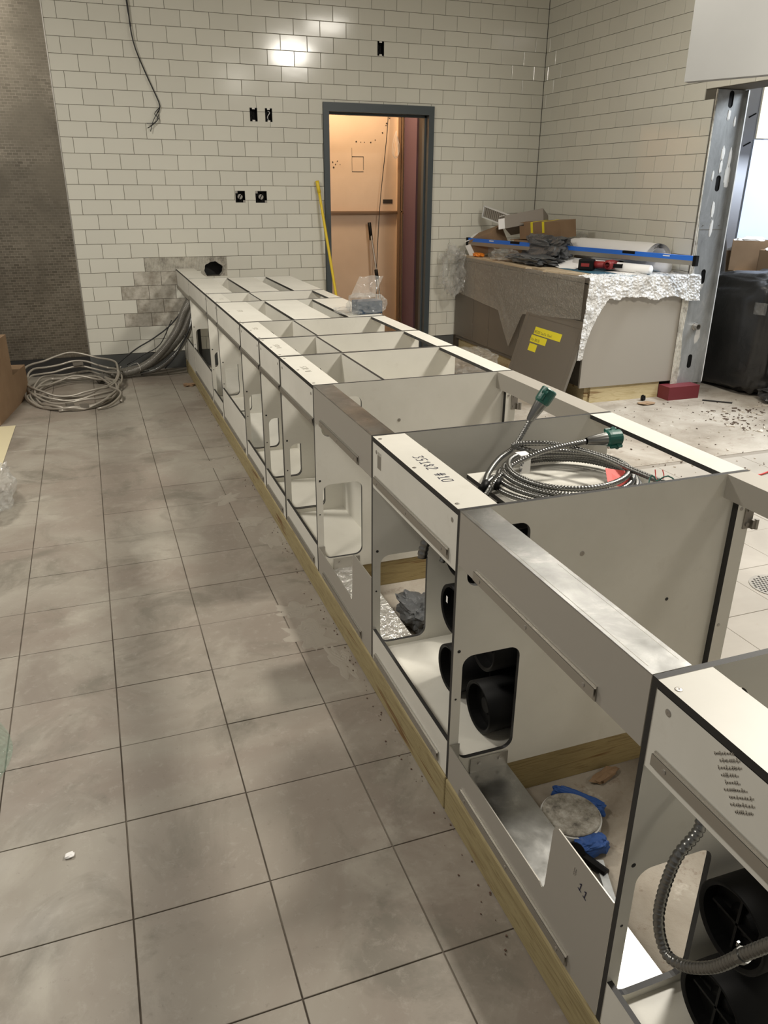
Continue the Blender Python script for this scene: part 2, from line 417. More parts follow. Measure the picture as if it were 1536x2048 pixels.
def crumple(cx, cy, cz, sx, sy, sz, seed=0, amp=.25, nu=34, nv=18, flat=True, pw=.7):
    """closed crumpled blob"""
    V, F = [], []
    for j in range(nv+1):
        ph = math.pi*j/nv-math.pi/2
        for i in range(nu):
            th = 2*math.pi*i/nu
            d = Vector((math.cos(ph)*math.cos(th), math.cos(ph)*math.sin(th), math.sin(ph)))
            e = Vector([math.copysign(abs(c)**pw, c) for c in d])
            k = 1+amp*noise.noise(d*2.3+Vector((seed, 0, 0)))+amp*.6*noise.noise(d*6+Vector((0, seed, 0)))
            V.append((cx+e.x*sx*k, cy+e.y*sy*k, max(cz-sz*.98 if flat else -9, cz+e.z*sz*k)))
    for j in range(nv):
        for i in range(nu):
            k = (i+1) % nu; F.append((j*nu+i, j*nu+k, (j+1)*nu+k, (j+1)*nu+i))
    return V, F, [0]*len(F)
def sheet(fn, nu, nv):
    V = [tuple(fn(i/nu, j/nv)) for j in range(nv+1) for i in range(nu+1)]
    F = [(j*(nu+1)+i, j*(nu+1)+i+1, (j+1)*(nu+1)+i+1, (j+1)*(nu+1)+i) for j in range(nv) for i in range(nu)]
    return V, F, [0]*len(F)
def rsub(rects, h):
    out = []
    for a0, b0, a1, b1 in rects:
        x0, y0, x1, y1 = max(a0, h[0]), max(b0, h[1]), min(a1, h[2]), min(b1, h[3])
        if x0 >= x1-1e-5 or y0 >= y1-1e-5: out.append((a0, b0, a1, b1)); continue
        for r in ((a0, b0, x0, b1), (x1, b0, a1, b1), (x0, b0, x1, y0), (x0, y1, x1, b1)):
            if r[2]-r[0] > .002 and r[3]-r[1] > .002: out.append(r)
    return out

# ------------------------------------------------------------------ room shell
D, XR, YE = 7.340, 4.286, 4.985
ROW, TW, TWX, ZB = .117, .2315, .0009, .150
CEIL = 3.42
OUT = [(1.447, 2.063, 1.512, 2.168), (1.579, 2.063, 1.641, 2.168), (1.280, 1.417, 1.366, 1.513), (1.458, 1.415, 1.560, 1.512), (2.601, 2.613, 2.660, 2.724)]
DOOR = (2.093, 0, 3.153, 2.235); PIPE = (.93, .80, 1.163, .935); THIN = (.45, .852, 1.165, .969)
rects = [(-.10, 0, XR+.02, CEIL)]
for h in OUT+[DOOR, PIPE]: rects = rsub(rects, h)
wall_back = obj('wall_back', cat_geo([box(a, c, D+.007, D+.13, b, d) for a, b, c, d in rects]), M_GROUT, kind='structure', base=(0, 0, 0))
# glazed tiles of the back wall, one mesh each for the nearest 300, the rest joined
def tile_geo(x0, x1, z0, z1, y0, y1, b=.0022):
    # front face at y0 with a small bevel
    v = [(x0, y1, z0), (x1, y1, z0), (x1, y1, z1), (x0, y1, z1), (x0, y0+b, z0), (x1, y0+b, z0), (x1, y0+b, z1), (x0, y0+b, z1),
         (x0+b, y0, z0+b), (x1-b, y0, z0+b), (x1-b, y0, z1-b), (x0+b, y0, z1-b)]
    f = [(8, 9, 10, 11), (4, 5, 9, 8), (5, 6, 10, 9), (6, 7, 11, 10), (7, 4, 8, 11), (0, 1, 5, 4), (1, 2, 6, 5), (2, 3, 7, 6), (3, 0, 4, 7)]
    return v, f, [0]*9
def tile_mesh(name, g, m, c):
    me = bpy.data.meshes.new(name); me.from_pydata([tuple(Vector(v)-Vector(c)) for v in g[0]], [], g[1]); me.materials.append(m); return me
G = .0028
def cut_tile(rs, y0, y1):
    # pieces of one tile left over around a box or frame: joints only along the outer edge of the tile
    ax, bz, cx, dz = min(r[0] for r in rs), min(r[1] for r in rs), max(r[2] for r in rs), max(r[3] for r in rs)
    rs = [r for r in rs if r[2]-r[0] > .004 and r[3]-r[1] > .004]
    e = lambda v, t, s: v+s*(G/2 if abs(v-t) < 1e-6 else 0)
    return cat_geo([tile_geo(e(a, ax, 1), e(c, cx, -1), e(b, bz, 1), e(d, dz, -1), y0, y1, .0001 if len(rs) > 1 else .0018) for a, b, c, d in rs]) if rs else ([], [], [])
full_b = tile_mesh('tile', tile_geo(-TW/2+G/2, TW/2-G/2, -ROW/2+G/2, ROW/2-G/2, 0, .009), M_TILE, (0, 0, 0))
cells = []
for n in range(28):
    z0, z1 = ZB+n*ROW, ZB+(n+1)*ROW
    for k in range(-2, 20):
        x0 = TWX+(k+(.5 if n % 2 else 0))*TW; x1 = x0+TW
        if x1 <= -.098 or x0 >= XR-.004: continue
        rs = [(max(x0, -.098), z0, min(x1, XR-.002), z1)]; whole = (rs[0][0] == x0 and rs[0][2] == x1)
        a = rs[0]
        for h in OUT+[DOOR, PIPE, THIN]:
            rs = rsub(rs, h)
        if not rs: continue
        whole = whole and len(rs) == 1 and rs[0] == a
        cells.append((whole, rs, ((a[0]+a[2])/2, (z0+z1)/2)))
vis = lambda c: c[2][1] < 3.05 and not (c[2][0] > 3.45 and c[2][1] < .9) and not (.8 < c[2][0] < 2.0 and c[2][1] < .75)
def campix(p):
    d = Vector(p)-Vector((0, 0, 1.5404)); return d.length
order = sorted([c for c in cells if vis(c)], key=lambda c: campix((c[2][0], D, c[2][1])))
near = order[:298]; nearset = set(id(c) for c in near); rest = [c for c in cells if id(c) not in nearset]
dirty = lambda c: .33 < c[0] < .73 and .38 < c[1] < .86
def M_T(c): return M_THIN if False else M_TILE
M_TILED = mat('mortar_smeared_tile', (.5, .47, .4), .6, build=lambda n, b: (L(n, ramp(n, nz(n, coord(n, world=True), 9, 5, .7), [(.35, (.27, .24, .19)), (.62, (.55, .52, .45))]), b, 'Base Color')))
for whole, rs, c in near:
    if whole and not dirty(c):
        o = bpy.data.objects.new('tile', full_b)
    else:
        g = cut_tile(rs, 0, .009)
        if not g[0]: continue
        o = bpy.data.objects.new('tile', tile_mesh('tile_cut', g, M_TILED if dirty(c) else M_TILE, (c[0], 0, c[1])))
    o.location = (c[0], D, c[1]); o.rotation_euler = (random.gauss(0, .0025), 0, random.gauss(0, .0025)); link(o, wall_back)
g = cat_geo([cut_tile(rs, D, D+.009) for wh, rs, c in rest])
obj('tile', g, M_TILE, wall_back, kind='stuff', base=(0, 0, 0))
# exposed thinset strip and rough pipe hole
obj('exposed_mortar', cat_geo([box(*q, D+.003, D+.008, *z) for q, z in (((.452, .925), (.853, .968)), ((1.165, 1.166), (.853, .968)), ((.925, 1.165), (.937, .968)))]), M_THIN, wall_back, base=(0, 0, 0))
def hole_ring():
    c = Vector((1.045, D+.002, .855)); V, F = [], []; n = 40
    for i in range(n):
        t = 2*math.pi*i/n; k = 1+.16*noise.noise(Vector((math.cos(t)*2, math.sin(t)*2, 3)))
        a = c+Vector((math.cos(t)*.085*k, 0, math.sin(t)*.070*k)); ox = max(.925, min(1.168, c.x+math.cos(t)*.2)); oz = max(.795, min(.94, c.z+math.sin(t)*.2))
        V += [tuple(a), (ox, D+.002, oz), tuple(a+Vector((0, .08, 0)))]
    for i in range(n):
        j = (i+1) % n; F += [(3*i, 3*j, 3*j+1, 3*i+1), (3*i, 3*i+2, 3*j+2, 3*j)]
    return V, F, [0]*len(F)
obj('hole_rim', hole_ring(), M_THIN, wall_back, base=(0, 0, 0))
obj('hole_lining', box(.90, 1.20, D+.14, D+.16, .77, .97), M_BLK, wall_back, base=(0, 0, 0))
# right wall
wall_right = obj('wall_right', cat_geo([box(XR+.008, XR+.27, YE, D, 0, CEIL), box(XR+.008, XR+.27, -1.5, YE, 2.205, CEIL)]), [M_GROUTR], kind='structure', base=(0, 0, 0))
full_r = tile_mesh('tile', [(lambda g: ([(-0+v[1], v[0], v[2]) for v in g[0]], [tuple(reversed(f)) for f in g[1]], g[2]))(tile_geo(-TW/2+G*.8, TW/2-G*.8, -ROW/2+G/2, ROW/2-G/2, 0, .009, .0009))][0], M_TILE, (0, 0, 0))
def rt(y0, y1, z0, z1):
    g = tile_geo(y0, y1, z0, z1, 0, .009, .0018); return ([(v[1], v[0], v[2]) for v in g[0]], [tuple(reversed(f)) for f in g[1]], g[2])
cnt = 0
for n in range(6, 28):
    zc = ZB+(n+.5)*ROW
    for i in range(-3, 30):
        y1 = 6.934+(.1158 if n % 2 == 0 else 0)-i*TW; y0 = y1-TW
        low = n == 17 and y0 < YE
        if y0 > D-.02 or y1 < YE+.01 and zc < 2.19 or y1 < -1: continue
        a, b = max(y0, YE if zc < 2.19 else -1.4), min(y1, D)
        if b-a < .015: continue
        if y1 < 3.6 : continue
        whole = a == y0 and b == y1 and not low
        if whole: o = bpy.data.objects.new('tile', full_r)
        else:
            cc = (a+b)/2; g = rt(a-cc+G/2, b-cc-G/2, (2.208-zc) if low else -ROW/2+G/2, ROW/2-G/2)
            o = bpy.data.objects.new('tile', tile_mesh('tile_cut', g, M_TILE, (0, 0, 0)))
        if cnt > 297: continue
        o.location = (XR, (a+b)/2, zc); o.rotation_euler = (0, random.gauss(0, .003), random.gauss(0, .003)); link(o, wall_right); cnt += 1
# outlets
OL = ['electrical box, left of the upper pair,', 'electrical box with white wire, upper pair right,', 'square junction box, left of the lower pair,', 'square junction box, right of the lower pair,', 'narrow electrical box high above the doorway']
for (a, b, c, d), lb in zip(OUT, OL):
    t = thing('electrical_box', 'open black ' + lb + ' in tiled back wall', 'electrical box', ((a+c)/2, D+.05, b))
    w_ = .004
    obj('box_shell', cat_geo([box(a, c, D+.045, D+.05, b, d), box(a, a+w_, D, D+.05, b, d), box(c-w_, c, D, D+.05, b, d), box(a, c, D, D+.05, b, b+w_), box(a, c, D, D+.05, d-w_, d)]), M_BLKPL, t)
    if c-a > .08:
        obj('mounting_ear', cat_geo([box(a, a+.02, D-.002, D+.001, d-.02, d), ]), M_BRACKET, t)
        obj('mounting_ear', box(c-.02, c, D-.002, D+.001, b, b+.02), M_BRACKET, t); obj('knockout', cyl(((a+c)/2, D+.01, (b+d)/2), ((a+c)/2, D+.045, (b+d)/2), .022, n=12), M_BRACKET, t)
    else:
        [obj('mounting_ear', box((a+c)/2-.012, (a+c)/2+.012, D-.002, D, z, z+.012), M_ALUS, t) for z in (b, d-.012)]
    x = (a+c)/2
    obj('wire', tube([(x, D+.04, d-.02), (x+.012, D+.01, (b+d)/2+.02), (x-.01, D+.006, (b+d)/2-.015), (x+.006, D+.03, b+.012)], .0035, .01, 6), M_WHITEP if 'white wire' in lb else M_BLKPL, t, smooth=True)
# cove base along back wall
obj('baseboard_back', cat_geo([box(-.10, DOOR[0], D-.008, D+.01, 0, ZB-.002), box(DOOR[2], 3.44, D-.008, D+.01, 0, ZB-.002), box(-.10, DOOR[0], D-.022, D-.006, 0, .012)]), M_COVE, kind='structure')
# mosaic wall on the left
obj('wall_left', cat_geo([box(-4.5, -.102, D-.006, D+.12, .15, CEIL)]), M_MOSAIC, kind='structure')
obj('trim_1', cat_geo([box(-.104, -.096, D-.010, D+.01, .15, CEIL)]), M_ALUS, kind='structure')
obj('baseboard_left', box(-4.5, -.102, D-.002, D+.12, 0, .15), M_BLK, kind='structure')
obj('ceiling', box(-4.5, 4.55, -2.5, D+.13, CEIL, CEIL+.1), M_CEIL, kind='structure')
# floor
floor = obj('floor', cat_geo([box(-4.5, .755, -3, D+.1, -.12, -.0035, 1), box(.755, 4.6, -3, 3.62, -.12, -.003, 2), box(.755, 4.6, 3.62, D+.1, -.12, 0, 0), box(4.6, 9, -3, 9, -.12, -.001, 0), box(1.5, 4.6, D+.1, 9.2, -.12, -.001, 0), box(.76, 1.56, -1, 3.62, -.003, 0, 0)]),
            [M_CONC, M_FGROUT, M_FGROUTL], kind='structure', base=(0, 0, 0))
FT, FX, FY = .3144, -.095, 2.319
ftm = {}
def ftile(x0, x1, y0, y1, m):
    gp = .0012 if m.name.startswith('dusty') else 0
    key = (round(x1-x0, 4), round(y1-y0, 4), m.name)
    if key not in ftm:
        hx, hy = (x1-x0)/2-.0019+gp*.7, (y1-y0)/2-.0014+gp*.5; b = .0008
        v = [(-hx, -hy, -b), (hx, -hy, -b), (hx, hy, -b), (-hx, hy, -b), (-hx+b, -hy+b, 0), (hx-b, -hy+b, 0), (hx-b, hy-b, 0), (-hx+b, hy-b, 0), (-hx, -hy, -.01), (hx, -hy, -.01), (hx, hy, -.01), (-hx, hy, -.01)]
        f = [(4, 5, 6, 7), (0, 1, 5, 4), (1, 2, 6, 5), (2, 3, 7, 6), (3, 0, 4, 7), (8, 9, 1, 0), (9, 10, 2, 1), (10, 11, 3, 2), (11, 8, 0, 3)]
        me = bpy.data.meshes.new('floor_tile'); me.from_pydata(v, [], f); me.materials.append(m); ftm[key] = me
    o = bpy.data.objects.new('floor_tile', ftm[key]); o.location = ((x0+x1)/2, (y0+y1)/2, random.uniform(-.0006, .0006)); link(o, floor)
nft = 0
for j in range(-7, 17):
    y0 = FY+j*.3129; y1 = y0+.3129
    for k in range(-6, 3):
        x0 = FX+k*.3159; x1 = min(x0+.3159, .745); ftile(x0, x1, y0, min(y1, D-.01), M_FLOOR); nft += 1
for j in range(-5, 4):
    y0 = FY+j*.3129
    for k in range(5, 13): ftile(FX+k*.3159, FX+(k+1)*.3159, y0, y0+.3129, M_DTILE); nft += 1
M_SMEAR = mat('dried_mortar_smear', (.30, .27, .225), .85)
def smear(cx, cy, rx, ry, rot, seed, ridge=60):
    V, F = [], []; nr, na = 22, 40
    for i in range(nr+1):
        for k in range(na):
            a = 2*math.pi*k/na; q = i/nr*(1+.9*noise.noise(Vector((math.cos(a)*1.9, math.sin(a)*1.9, seed)))+.25*noise.noise(Vector((math.cos(a)*6, math.sin(a)*6, seed))))
            x, y = rx*q*math.cos(a), ry*q*math.sin(a); e = 1-i/nr
            z = .0004+min(1, e*4)*(.0006+.0022*max(0, noise.noise(Vector((x*38, y*14, seed))))+.0009*math.sin((x+.4*y)*520)*(1 if noise.noise(Vector((x*9, y*9, seed+3))) > 0 else 0))
            V.append((cx+x*math.cos(rot)-y*math.sin(rot), cy+x*math.sin(rot)+y*math.cos(rot), z if i < nr else -.001))
    for i in range(nr):
        for k in range(na): F.append((i*na+k, i*na+(k+1) % na, (i+1)*na+(k+1) % na, (i+1)*na+k))
    return V, F, [0]*len(F)
for q in ((.60, 2.42, .075, .10, .3, 1, 42), (.66, 2.22, .035, .10, .1, 2, 40), (.585, 2.62, .06, .07, .9, 3, 40), (.64, 3.30, .05, .09, .2, 4, 30), (.60, 3.55, .07, .06, .2, 5, 30), (.52, 3.9, .11, .05, .5, 6, 25), (.56, 4.5, .10, .10, 0, 7, 20), (-.62, 3.95, .06, .12, .2, 8, 25)):
    obj('mortar_smear', smear(*q), M_SMEAR, floor, smooth=True)
print('wall tiles', len(near), cnt, 'floor tiles', nft)
# bulkhead
A = Vector((3.384, 4.207)); B = Vector((3.384+.197*4.2, 4.207-.434*4.2)); nn = Vector((.434, .197)).normalized()
C_ = B+nn*.06; D_ = A+nn*.06
pts = [A, B, C_, D_]
obj('trim_2', ([(p.x, p.y, 2.12+random.uniform(0, .006)) for p in pts]+[(p.x, p.y, CEIL) for p in pts], [(0, 1, 2, 3), (0, 4, 5, 1), (1, 5, 6, 2), (2, 6, 7, 3), (3, 7, 4, 0)], [0]*5), M_SOFF, kind='structure')

# ------------------------------------------------------------------ doorway and closet
x0, _, x1, zt = DOOR; fwid = .052
door_1 = obj('door_1', cat_geo([box(x0, x0+fwid, D-.02, D+.14, 0, zt), box(x1-fwid, x1, D-.02, D+.14, 0, zt), box(x0+fwid, x1-fwid, D-.02, D+.14, zt-fwid-.02, zt)]), M_FRAME, kind='structure', base=(0, 0, 0))
obj('door_stop', cat_geo([box(x0+fwid, x0+fwid+.016, D+.05, D+.10, 0, zt-.07), box(x1-fwid-.016, x1-fwid, D+.05, D+.10, 0, zt-.07), box(x0+fwid, x1-fwid, D+.05, D+.10, zt-.09, zt-.07)]), M_FRAME, door_1, base=(0, 0, 0))
YB = 8.5
wc = obj('wall_closet', cat_geo([box(1.9, 3.235, YB, YB+.1, 0, 3.0), box(3.235, 3.40, YB-.03, YB+.07, 0, 3.0), box(1.85, 1.9, D+.13, YB+.1, 0, 3.0), box(1.85, 3.9, D+.13, YB+.1, 3.0, 3.1)]), M_CLOSET, kind='structure', base=(0, 0, 0))
obj('chair_rail', cat_geo([box(1.9, 3.40, YB-.045, YB-.028, 1.30, 1.315), box(1.9, 3.40, YB-.04, YB, 1.285, 1.30)]), M_CLOSETD, wc, base=(0, 0, 0))
obj('corner_post', cat_geo([box(3.235, 3.262, YB-.05, YB-.03, 0, 3.0), box(3.275, 3.29, YB-.045, YB-.03, 0, 3.0)]), M_CLOSETD, wc, base=(0, 0, 0))
obj('wall_hole', cat_geo([box(3.08, 3.19, YB-.004, YB, 1.39, 1.43)]+[cyl((x, YB-.002, z), (x, YB, z), r, n=8) for x, z, r in ((2.52, 1.79, .007), (2.55, 1.77, .006), (2.53, 1.74, .009), (2.57, 1.80, .006), (2.60, 1.77, .004), (2.78, 1.99, .008), (2.83, 1.985, .005), (2.87, 1.985, .005), (2.94, 1.985, .008), (2.99, 2.01, .006), (3.07, 2.08, .008), (3.11, 2.15, .006), (3.115, 2.17, .008), (3.15, 2.22, .007))]
    + [box(a, b, YB-.002, YB, c, d) for a, b, c, d in ((2.73, 2.733, 1.71, 1.93), (2.73, 2.86, 1.845, 1.85), (2.855, 2.86, 1.72, 1.85), (2.73, 2.86, 1.70, 1.705))]), M_DARKJ, wc, base=(0, 0, 0))
obj('purple_wall_edge', box(3.30, 3.40, 8.1, YB-.05, 0, 3.0), M_PURPLE, wc, base=(0, 0, 0))
obj('closet_side_wall', box(3.32, 3.42, D+.13, 8.1, 0, 3.0), M_DARKJ, wc, base=(0, 0, 0))
t = thing('squeegee', 'metal pole with black grip leaning inside the doorway', 'squeegee', (2.99, 8.3, 0))
obj('pole', tube([(2.905, YB-.07, 1.15), (2.945, 8.28, .6), (2.965, 8.12, .03)], .011, .1, 8), M_ALUS, t, smooth=True)
obj('grip', tube([(2.90, YB-.07, 1.20), (2.915, YB-.09, 1.02)], .019, .1, 10), M_BLKPL, t, smooth=True)
obj('collar', tube([(2.938, 8.32, .72), (2.945, 8.29, .62)], .019, .1, 10), M_BLKPL, t, smooth=True)
obj('blade_holder', box(2.85, 3.15, 8.10, 8.14, 0, .05), M_BLKPL, t)
obj('hanging_wire', tube([(3.13, YB-.05, 3.0), (3.11, YB-.06, 2.2), (3.02, YB-.08, 1.4), (2.96, 8.36, .7), (2.94, 8.30, .3), (2.93, 8.3, .01)], .004, .1, 6), M_WIRE, label='thin black cable hanging down inside the closet', cat='cable', smooth=True)
obj('twine_loop', cat_geo([tube([(3.20, YB-.07, 2.10), (3.16+.02*k, YB-.09, 2.0), (3.15+.01*k, YB-.09, 1.88-.02*k), (3.21, YB-.09, 1.85), (3.23-.01*k, YB-.09, 1.95), (3.20, YB-.07, 2.08)], .002, .03, 5) for k in range(3)]), M_WHITEP, label='loop of white string hanging in the closet corner', cat='string', smooth=True)
t = thing('mop_handle', 'yellow broom pole leaning on the left door frame', 'broom', (2.2, 7.2, 0))
obj('pole', tube([(2.03, D-.035, 1.52), (2.10, 7.2, .9), (2.18, 7.02, .06)], .0125, .1, 10), M_YELP, t, smooth=True)
obj('end_cap', tube([(2.018, D-.028, 1.60), (2.033, D-.037, 1.50)], .0165, .03, 10), M_YELP, t, smooth=True)
obj('broom_head', cat_geo([box(2.03, 2.33, 6.99, 7.05, .03, .07), box(2.04, 2.32, 6.995, 7.045, 0, .03)]), M_BLKPL, t)
obj('hanging_wire', cat_geo([tube([(.52, D-.03, 3.2), (.53, D-.03, 2.85), (.545, D-.03, 2.6), (.61, D-.025, 2.4), (.68, D-.02, 2.23), (.705, D-.02, 2.15), (.68, D-.02, 2.10)], .005, .05, 6),
    tube([(.53, D-.02, 3.2), (.525, D-.02, 2.87), (.54, D-.02, 2.7)], .004, .05, 6),
    tube([(.70, D-.02, 2.14), (.655, D-.03, 2.09), (.685, D-.03, 2.06), (.63, D-.03, 2.01), (.59, D-.03, 1.985)], .0035, .02, 6),
    tube([(.68, D-.02, 2.10), (.64, D-.025, 2.04), (.61, D-.03, 1.96)], .003, .02, 6), tube([(.69, D-.02, 2.09), (.66, D-.02, 2.03), (.585, D-.03, 2.02)], .003, .02, 6)]), M_WIRE,
    label='black electrical wire dangling down the tiled wall with frayed end', cat='wire', smooth=True)

# ------------------------------------------------------------------ long counter frame row
XF, XB_, ZT, ZL = .712, 1.535, .874, .112
T = .012
def screws(pts, axis, r=.007):
    gs = []
    for p in pts:
        p = Vector(p); a = Vector(axis)
        gs.append(lathe(p, a, [(0, r), (.0006, r), (.001, r*.8), (.0012, r*.35), (.0006, .0001)], 14))
    return cat_geo(gs)
def add_screws(pts, axis, r, m, parent, name='screw'):
    for p in pts: obj(name, screws([p], axis, r), m, parent)
def side_panel(y0, y1, root, variant, uplow=True):
    holes = [rrect(.738, .165, .898, .482, .03)]
    if uplow: holes.append(rrect(.738, .675, .898, .822, .028))
    if variant == 'end': holes = []
    g = plate_y([(XF, ZL), (XB_, ZL), (XB_, ZT), (XF, ZT)], holes, y0, y1)
    p = obj('side_panel', g, [M_LAM, M_BLK], root)
    if variant != 'end':
        gs = [cyl((x, y0-.0005, z), (x, y1+.0005, z), rr, n=12) for x, z, rr in ((.727, .50, .0045), (.724, .36, .003), (.724, .19, .003), (.86, .135, .003), (.78, .135, .003))]
        obj('drilled_hole', cat_geo(gs), M_BLK, p)
        obj('screw', screws([(1.05, y0-.0002, .714)], (0, -1, 0), .0065), M_BRACKET, p)
        obj('screw', screws([(1.335, y0-.0002, .534)], (0, -1, 0), .005), M_BLK, p)
        obj('screw', screws([(1.516, y0-.0002, .858)], (0, -1, 0), .007), M_SCREW, p)
    return p
def z_rail(y0, y1, zc, root, name='hanging_rail'):
    g = cat_geo([box(XF-.0025, XF, y0, y1, zc-.016, zc+.014), box(XF-.007, XF-.0025, y0, y1, zc+.009, zc+.0105), box(XF-.0075, XF-.006, y0, y1, zc-.010, zc+.0105)])
    p = obj(name, g, M_ALUS, root)
    add_screws([(XF-.0077, y0+.03, zc), (XF-.0077, (y0+y1)/2, zc), (XF-.0077, y1-.03, zc)], (-1, 0, 0), .0045, M_SCREW, p, 'rail_screw')
    return p
def hinge(root, xx, y, z):
    obj('hinge', cat_geo([box(xx, xx+.028, y-.003, y, z-.045, z+.02), box(xx+.022, xx+.04, y-.012, y-.001, z-.045, z-.02), cyl((xx+.036, y-.01, z-.046), (xx+.036, y-.01, z-.018), .006, n=10), cyl((xx+.012, y-.006, z+.008), (xx+.012, y-.002, z+.008), .006, n=10), cyl((xx+.012, y-.006, z-.033), (xx+.012, y-.002, z-.033), .006, n=10)]), M_BRACKET, root)
def module(y0, y1, label, strips=((0, .10), (.742, .823)), divider=None, batten=False, uprail=True, low_z=.222, front_end=True, apron_z=.715, ink=None, uprights=(), sides=True, near_cut=True):
    root = thing('counter_frame', label, 'cabinet frame', (1.1, (y0+y1)/2, ZL), group=None)
    side_panel(y0, y0+T, root, 'cut' if near_cut else 'end'); side_panel(y1-T, y1, root, 'cut')
    a, b = y0+T, y1-T
    for i, (s0, s1) in enumerate(strips):
        st = obj('top_strip', box(XF+s0, XF+s1, a, b, ZT-.014, ZT-.0005, edge='z'), [M_LAM, M_BLK], root)
        if s0 == 0:
            add_screws([(XF+.012, y, ZT-.0006) for y in (a+.03, (a+b)/2, b-.03)], (0, 0, 1), .006, M_SCREW, st)
    ap = obj('apron', box(XF+.001, XF+T, a, b, apron_z, ZT-.0165, edge='x'), [M_LAM, M_BLK], root)
    add_screws([(XF+.0008, y, .835) for y in (a+.03, b-.03)], (-1, 0, 0), .006, M_SCREW, ap)
    lo = obj('lower_apron', box(XF+.001, XF+T, a, b, ZL+.001, low_z, edge='x'), [M_LAM, M_BLK], root)
    obj('base_panel', box(XF+T, XB_, a, b, .135, .147, edge='z'), [M_LAM, M_BLK], root)
    z_rail(a+(.04 if uprail != 'full' else 0), b-(.02 if uprail != 'full' else 0), .745 if uprail != 'full' else .735, root)
    z_rail(a+.05, b-.03, .137, root, 'lower_hanging_rail')
    if divider: obj('divider', box(divider, divider+T, a, b, .147, ZT-.002, edge='x'), [M_LAM, M_BLK], root)
    for u in uprights: obj('inner_panel', box(u, u+T, a, b, .60, ZT-.0145, edge='x'), [M_LAM, M_BLK], root)
    if batten:
        bt = obj('batten', box(1.500, 1.545, y0-.020, y0-.0005, ZL+.005, .805, edge='y'), [M_LAM, M_BLK], root)
        hinge(bt, 1.525, y0-.0205, .765); add_screws([(1.512, y0-.0205, .778), (1.512, y0-.0205, .43)], (0, -1, 0), .005, M_SCREW, bt)
    if ink:
        s, yy, xx, h = ink
        st0 = [c for c in root.children if c.name.startswith('top_strip')][0]
        write('written_character', s, h, h*.08, frame((xx, yy, ZT-.0004), (0, -1, 0), (1, 0, 0)), M_INK if s[0] == '3' else M_FAINT, st0, .85)
    return root
U0 = module(.165, .771, 'nearest counter frame with stamped print on its apron, cut off by picture edge')
U2 = module(1.443, 2.052, 'white counter frame marked 35182 #10 holding black dispensers and coiled conduit', batten=True, ink=('35182 #10', 1.83, .752, .028))
U4 = module(2.700, 3.255, 'white counter frame just beyond the second metal bridge, large marker scrawl', strips=((0, .10), (.742, .823)), divider=.985, batten=True, uprail='full', ink=('57R W', 3.03, .745, .024))
U5 = module(3.257, 3.697, 'open counter frame, second white one beyond the second metal bridge', divider=.990, uprail='full', ink=('57R W', 3.53, .745, .022))
U6 = module(3.699, 4.208, 'open counter frame beside the wide three-board frame, third beyond the second metal bridge', divider=1.0, uprail='full', ink=('57R', 4.02, .745, .022))
U7 = module(4.210, 5.025, 'wide counter frame with three top boards, the one holding the plastic bag', strips=((0, .185), (.308, .515), (.62, .823)), uprights=(1.022, 1.334), uprail='full', low_z=.335, ink=('57R', 4.66, .78, .026))
U8 = module(5.027, 5.478, 'narrow open counter frame between the two wide three-board frames', divider=1.0, uprail='full', ink=('57', 5.2, .76, .022))
U9 = module(5.480, 6.470, 'farthest wide counter frame with three top boards, near the back wall', strips=((0, .185), (.308, .515), (.62, .823)), uprights=(1.022, 1.334), uprail='full', low_z=.335)
# filler to the wall
root = thing('filler_frame', 'narrow end filler of the counter touching the tiled back wall', 'cabinet filler', (.8, 6.9, ZL))
obj('top_strip', box(XF, XF+.155, 6.472, 7.328, ZT-.014, ZT, edge='z'), [M_LAM, M_BLK], root)
obj('apron', box(XF+.001, XF+T, 6.472, 7.328, .70, ZT-.0145, edge='x'), [M_LAM, M_BLK], root)
obj('lower_apron', box(XF+.001, XF+T, 6.472, 7.20, ZL+.001, .33, edge='x'), [M_LAM, M_BLK], root)
obj('post', box(XF+.13, XF+.16, 7.26, 7.325, 0, ZT-.0145, edge='x'), [M_LAM, M_BLK], root)
obj('hanging_rail', box(XF-.008, XF, 6.472, 7.32, .71, .735), M_ALUS, root)
# stamped print on nearest apron
ap0 = [c for c in U0.children if c.name.startswith('apron')][0]
lines = []
random.seed(3)
for r in range(9):
    y = -.0095*r; x = random.uniform(-.004, .006)+.0*r; xe = random.uniform(.026, .045)
    while x < xe:
        wd = random.uniform(.0015, .005); hgt = random.uniform(.001, .0035)
        lines.append([(x, y), (x+wd, y+random.uniform(-.0008, .0008))]); lines.append([(x, y-hgt*.5), (x, y+hgt)]); x += wd+.0012
obj('stamped_print', strokes(lines, .0017, frame((XF+.0007, .632, .838), (0, -.79, .61), (0, .61, .79))), M_FAINT, ap0)
ap2 = [c for c in U2.children if c.name.startswith('apron')][0]
obj('stamped_print', strokes([[(.004*k, 0), (.004*k+.001, .04+.01*(k % 2))] for k in range(8)], .0012, frame((XF+.0007, 2.0, .79), (0, -1, 0), (0, 0, 1))), M_FAINT, ap2)

